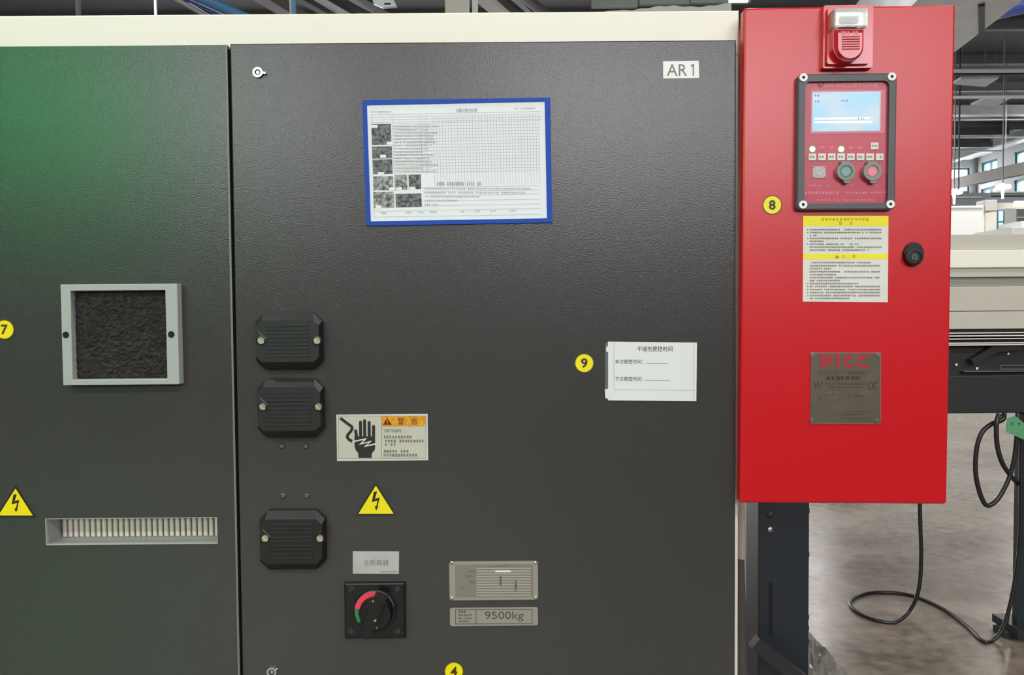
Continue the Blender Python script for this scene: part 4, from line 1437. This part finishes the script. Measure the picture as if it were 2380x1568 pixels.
hang_rod(362, 9.0, .03, M_TRAY, 4.0, 'thin pale rod hanging from the dark roof')
hang_rod(182, 9.0, .05, M_DARKTRAY, 4.0, 'thin dark rod hanging from the dark roof')
hang_rod(676, 8.2, .025, M_TRAY, 4.0, 'thin white rod beside the blue rope')
hang_rod(682.5, 8.0, .045, M_BLUEPIPE, 4.0, 'bright blue hanging rope under the roof', 'hanging_rope', 'rope')
hang_rod(1063, 9.0, .30, M_COLUMN, 0.0, 'broad beige steel column rising behind the machine', 'steel_column', 'column')
hang_rod(1104, 8.7, .07, M_TRAY, 0.0, 'slim white pipe beside the beige column', 'vertical_pipe', 'pipe')
# roof hatch plate between trays
T = Thing('roof_hatch', 'pale grey junction box with a dark slot under the roof', 'box', FY(9.5), 895, 8)
T.plate('box', [(862, -14), (908, -14), (922, 14), (890, 17), (868, 8)], -.06, 0, M_DUCT)
T.rect('slot', 893, 7, 908, 10.5, 0, .004, M_DARKGAP)
# pale grey roof lining panels above the sheet
for i, (x0, x1, y0) in enumerate(((1375, 1482, 16), (1487, 1602, 9), (1607, 1745, 6))):
    T = Thing('roof_panel', 'large grey roof lining panel with dark joint', 'panel', FY(12.0), (x0 + x1) / 2, 0, 'grey roof lining panels')
    T.rect('panel', x0, -60, x1, y0, -.08, 0, mat('roof_panel_grey', (132, 138, 134), .6, var=(1.2, .1)))
T = Thing('strip_light', 'short white strip light under the grey roof panels', 'lamp', FY(9.0), 1718, 0)
T.rect('tube', 1696, -6, 1739, 3, -.05, 0, M_LAMPGLOW)

# galvanised duct at the roof edge
DF = FY(9.0)
DT = Thing('air_duct', 'large galvanised rectangular air duct slanting under the roof', 'duct', DF, 2240, 40)
e0, e1 = on_z(2215, 124, 5.2), on_z(2338, 30, 5.2)
dv = (e1 - e0)
e1x = e1 + dv * .8
e0x = e0 - dv * 1.0
offs = Vector((-1.0, .0, 0))
mb = MB()
loop = lambda p: [p, p + Vector((0, 0, .9)), p + offs * 1.3 + Vector((0, 0, .9)), p + offs * 1.3]
mb.loft([loop(e0x), loop(e1x)])
mb.v = [tuple(Vector(p) - DT.p) for p in mb.v]
mb.v = [(p[0], p[2], -p[1]) for p in mb.v]
DT.part('duct_body', mb, M_DUCT)
mb = bar(on_z(2281, 12, 5.185), on_z(2281.5, 77, 5.185), .07, .03)
mb.v = [tuple(Vector(p) - DT.p) for p in mb.v]
mb.v = [(p[0], p[2], -p[1]) for p in mb.v]
DT.part('duct_flange', mb, M_DARKTRAY)
roof_pipe('roof_pipe', (2330, 24), (2380, 12), 6.0, .12, M_VIOLET, 'deep blue pipe above the galvanised duct', 'pipe', (.6, 2.0))


def cross_bar(y, Y, h, d, m, label, name, cat, x0=1500, x1=2700):
    T = Thing(name, label, cat, FY(Y), 2290, y)
    a, b, c = T.xy(x0, y)[0], T.xy(x1, y)[0], T.xy(2290, y)[1]
    b = min(b, (18.8 if Y > 20 else 19.6) - T.p.x)
    T.part('bar', MB().box(a, b, c - h / 2, c + h / 2, -d, 0), m)
    for hx in (1960, 2080):
        q = T.xy(hx, y)[0]
        T.part('hanger', MB().box(q - .012, q + .012, c + h / 2, HZ - T.p.z, -.04, -.016), M_PURLIN)
    return T


cross_bar(163.5, 17.0, .06, .10, M_TRAY, 'long pale cable tray crossing below the dark roof', 'cable_tray', 'cable tray')
cross_bar(171, 17.6, .06, .10, M_DARKTRAY, 'dark tray right below the long pale cable tray', 'cable_tray', 'cable tray')
cross_bar(225, 18.0, .06, .06, M_WHITE, 'bright white rail crossing below the slanted roof panel', 'roof_rail', 'rail')
cross_bar(255, 24.0, .30, .3, M_DUCT, 'galvanised cross duct below the bright white rail', 'cross_duct', 'duct')
cross_bar(278, 22.0, .035, .05, M_TRAY, 'thin pale pipe below the galvanised cross duct', 'roof_pipe', 'pipe')
cross_bar(319, 25.0, .05, .05, M_TRAY, 'thin pale pipe crossing in front of the dark truss', 'roof_pipe', 'pipe')
cross_bar(350, 27.0, .05, .05, M_TRAY, 'thin pale pipe just above the far windows', 'roof_pipe', 'pipe', 1500, 2330)
cross_bar(304, 28.0, .30, .2, M_DARKTRAY, 'dark truss chord under the far roof', 'truss_chord', 'beam')
cross_bar(335, 29.0, .22, .2, M_DARKTRAY, 'dark lower truss chord above the far windows', 'truss_chord', 'beam', 1500, 2330)
for (P, lab) in (([(2213, 196), (2233, 183.5), (2322, 181.5), (2290, 202)], 'slanted pale panel with bright edge hanging under the roof'), ([(2256, 245), (2290, 230), (2350, 228), (2318, 246)], 'small slanted grey panel below the bright white rail')):
    z = 7.2
    pts = [on_z(x, y, z) for x, y in P]
    cen = sum(pts, Vector()) / 4
    root = bpy.data.objects.new('ceiling_baffle', None)
    COL.objects.link(root)
    root.location = cen
    tag(root, lab, 'baffle')
    loc4 = [p - cen for p in pts]
    add('baffle_board', MB().loft([loc4, [p + Vector((0, 0, .06)) for p in loc4]]).mesh('baffle_board'), M_DUCT, root)
    for p in loc4:
        p = p * .9
        add('suspension_wire', MB().tube([p + Vector((0, 0, .05)), Vector((p.x, p.y, HZ - z))], .004, 6).mesh('suspension_wire'), M_PURLIN, root)
# crane runway beam along the right-hand side
_p, _q = FY(31.0).hit(2195, 432), FY(24.0).hit(2395, 388)
_d = _q - _p
mb = bar(_p - _d * .1, _q + _d * .05, .25, .40)
world_obj('crane_beam', mb, mat('crane_beige', (178, 176, 164), .5), 'long beige crane runway beam crossing the far windows', 'beam')
mb = MB().box(19.6, 20.0, 5.0, 32.5, 7.85, 8.2)
world_obj('wall_duct', mb, mat('wall_duct_grey', (146, 152, 154), .5), 'grey duct running along the window wall under the roof', 'duct')
mb = MB().tube([(19.3, 5.0, 7.8), (19.3, 32.5, 7.8)], .07, 10)
world_obj('wall_pipe', mb, M_TRAY, 'pale pipe running beside the wall duct', 'pipe')
# thin uprights
for px, Y, w, y0, y1, lab in ((2228, 20.0, .03, 280, 440, 'thin dark upright pole left of the far windows'), (2337, 21.0, .018, 275, 350, 'thin grey rod hanging above the window wall')):
    f = FY(Y)
    a, b = f.hit(px, y1), f.hit(px, y0)
    world_obj('thin_pole', MB().box(a.x - w / 2, a.x + w / 2, Y - w / 2, Y + w / 2, a.z, HZ), M_DARKTRAY if 'dark' in lab else M_PURLIN, lab, 'pole')


# lower hall: white enclosure, columns, machines
def block(name, x0, y0, x1, y1, Y, d, m, label, cat, floor=False):
    f = FY(Y)
    T = Thing(name, label, cat, f, (x0 + x1) / 2, y1, at=(f.hit((x0 + x1) / 2, y1).x, Y, 0))
    a, b = T.xy(x0, (y0 + y1) / 2)[0], T.xy(x1, (y0 + y1) / 2)[0]
    zt = T.xy((x0 + x1) / 2, y0)[1]
    zb = 0.0 if floor else T.xy((x0 + x1) / 2, y1)[1]
    T.part('body', MB().box(a, b, zb, zt, -d, 0, .01), m)
    return T


M_BRIGHT = mat('bright_white_panel', (246, 246, 244), .5)
T = block('white_booth', 2100, 478, 2289, 560, 14.0, 2.0, M_BRIGHT, 'large white booth standing behind the cream gantry', 'booth', True)
T.rect('roof_edge', 2100, 481.5, 2285, 484.5, 0, .02, M_LABEL2)
block('white_cabinet', 2290, 492, 2317, 560, 14.5, 1.0, M_GANTRYC, 'tall cream cabinet beside the white booth', 'cabinet', True)
T = block('narrow_door', 2317.5, 488, 2335, 560, 16.0, .1, M_BLUEFR, 'narrow teal framed glass door beside the cream cabinet', 'door', True)
T.rect('pane', 2321.5, 490, 2331.5, 513.5, 0, .02, mat('glowing_blue_glass', (196, 226, 240), .1, emit=((200, 228, 242), .5)))  # glass glows by itself in place of daylight
T.rect('pane', 2321.5, 517, 2331.5, 545, 0, .02, mat('glowing_blue_glass', (196, 226, 240), .1))
block('grey_pillar', 2335.5, 484, 2362, 560, 17.0, .6, mat('pillar_grey', (198, 200, 198), .6), 'pale grey pillar right of the narrow teal door', 'pillar', True)
T = block('dark_shelving', 2363, 485, 2460, 560, 18.0, .8, mat('slate_panel', (120, 126, 128), .6), 'slate grey storage unit beside the pale pillar', 'cabinet', True)
T.rect('shelf_edge', 2366, 503, 2460, 506, 0, .03, M_TRAY)
block('white_machine', 2350, 527, 2460, 560, 11.0, 1.0, M_BRIGHT, 'low white machine in front of the slate storage unit', 'machine', True)
block('white_hopper', 2374, 513, 2460, 530, 11.5, .6, M_BRIGHT, 'white box on top of the low white machine', 'box')
T = block('roof_unit', 2290, 464, 2318, 490, 13.95, .3, mat('unit_pale', (206, 206, 202), .5), 'pale ventilation unit on top of the white booth', 'unit')
T = block('mezzanine_beam', 2313, 470, 2600, 486, 19.0, .4, mat('mezz_beige', (206, 200, 188), .5), 'beige beam spanning above the narrow teal door', 'beam')
T = block('strip_light', 2362, 466, 2500, 478, 18.5, .1, M_LAMPGLOW, 'long bright strip light under the beige beam', 'lamp')
T = block('slate_band', 2100, 448, 2298, 478, 26.0, .4, mat('slate_band', (140, 146, 150), .6), 'slate blue band of far machinery above the white booth', 'machine', True)
T.rect('pale_rail', 2100, 457, 2298, 460, 0, .05, M_TRAY)
T = block('slate_band', 2300, 446, 2500, 468, 24.0, .4, mat('slate_band2', (132, 138, 140), .6), 'dark grey band of far machinery right of the pole', 'machine', True)
T.rect('pale_rail', 2305, 444, 2500, 447, 0, .05, M_TRAY)
T.rect('dark_rail', 2305, 452, 2500, 455, 0, .05, M_DARKTRAY)

# fan shaped white lamps hanging far back
for px, py, lab in ((2333, 432, 'white pendant lamp with a broad hood in front of the crane beam'), (2220, 445, 'white pendant lamp with a broad hood beside the thin dark pole')):
    f = FY(19.0)
    T = Thing('fan_lamp', lab, 'lamp', f, px, py, 'far white pendant lamps')
    s = T.s
    T.part('hood', MB().prism([(-14 * s, 0), (-6 * s, 6 * s), (2 * s, 5 * s), (4 * s, -2 * s), (0, -7 * s), (-6 * s, -7 * s)], -.12, .02), M_LAMPGLOW)
    T.part('side_hood', MB().prism([(5 * s, -1 * s), (12 * s, 4 * s), (16 * s, 2 * s), (17 * s, -5 * s), (12 * s, -6 * s), (6 * s, -4 * s)], -.12, .02), M_LAMPGLOW)
    T.part('stem', MB().prism([(-3 * s, -6 * s), (1.5 * s, -6 * s), (.3 * s, -29 * s), (-1.5 * s, -29 * s)], -.06, 0), M_LAMPGLOW)
    T.part('suspension_rod', MB().box(-.012, .012, 5 * s, HZ - T.p.z, -.06, -.03), M_PURLIN)
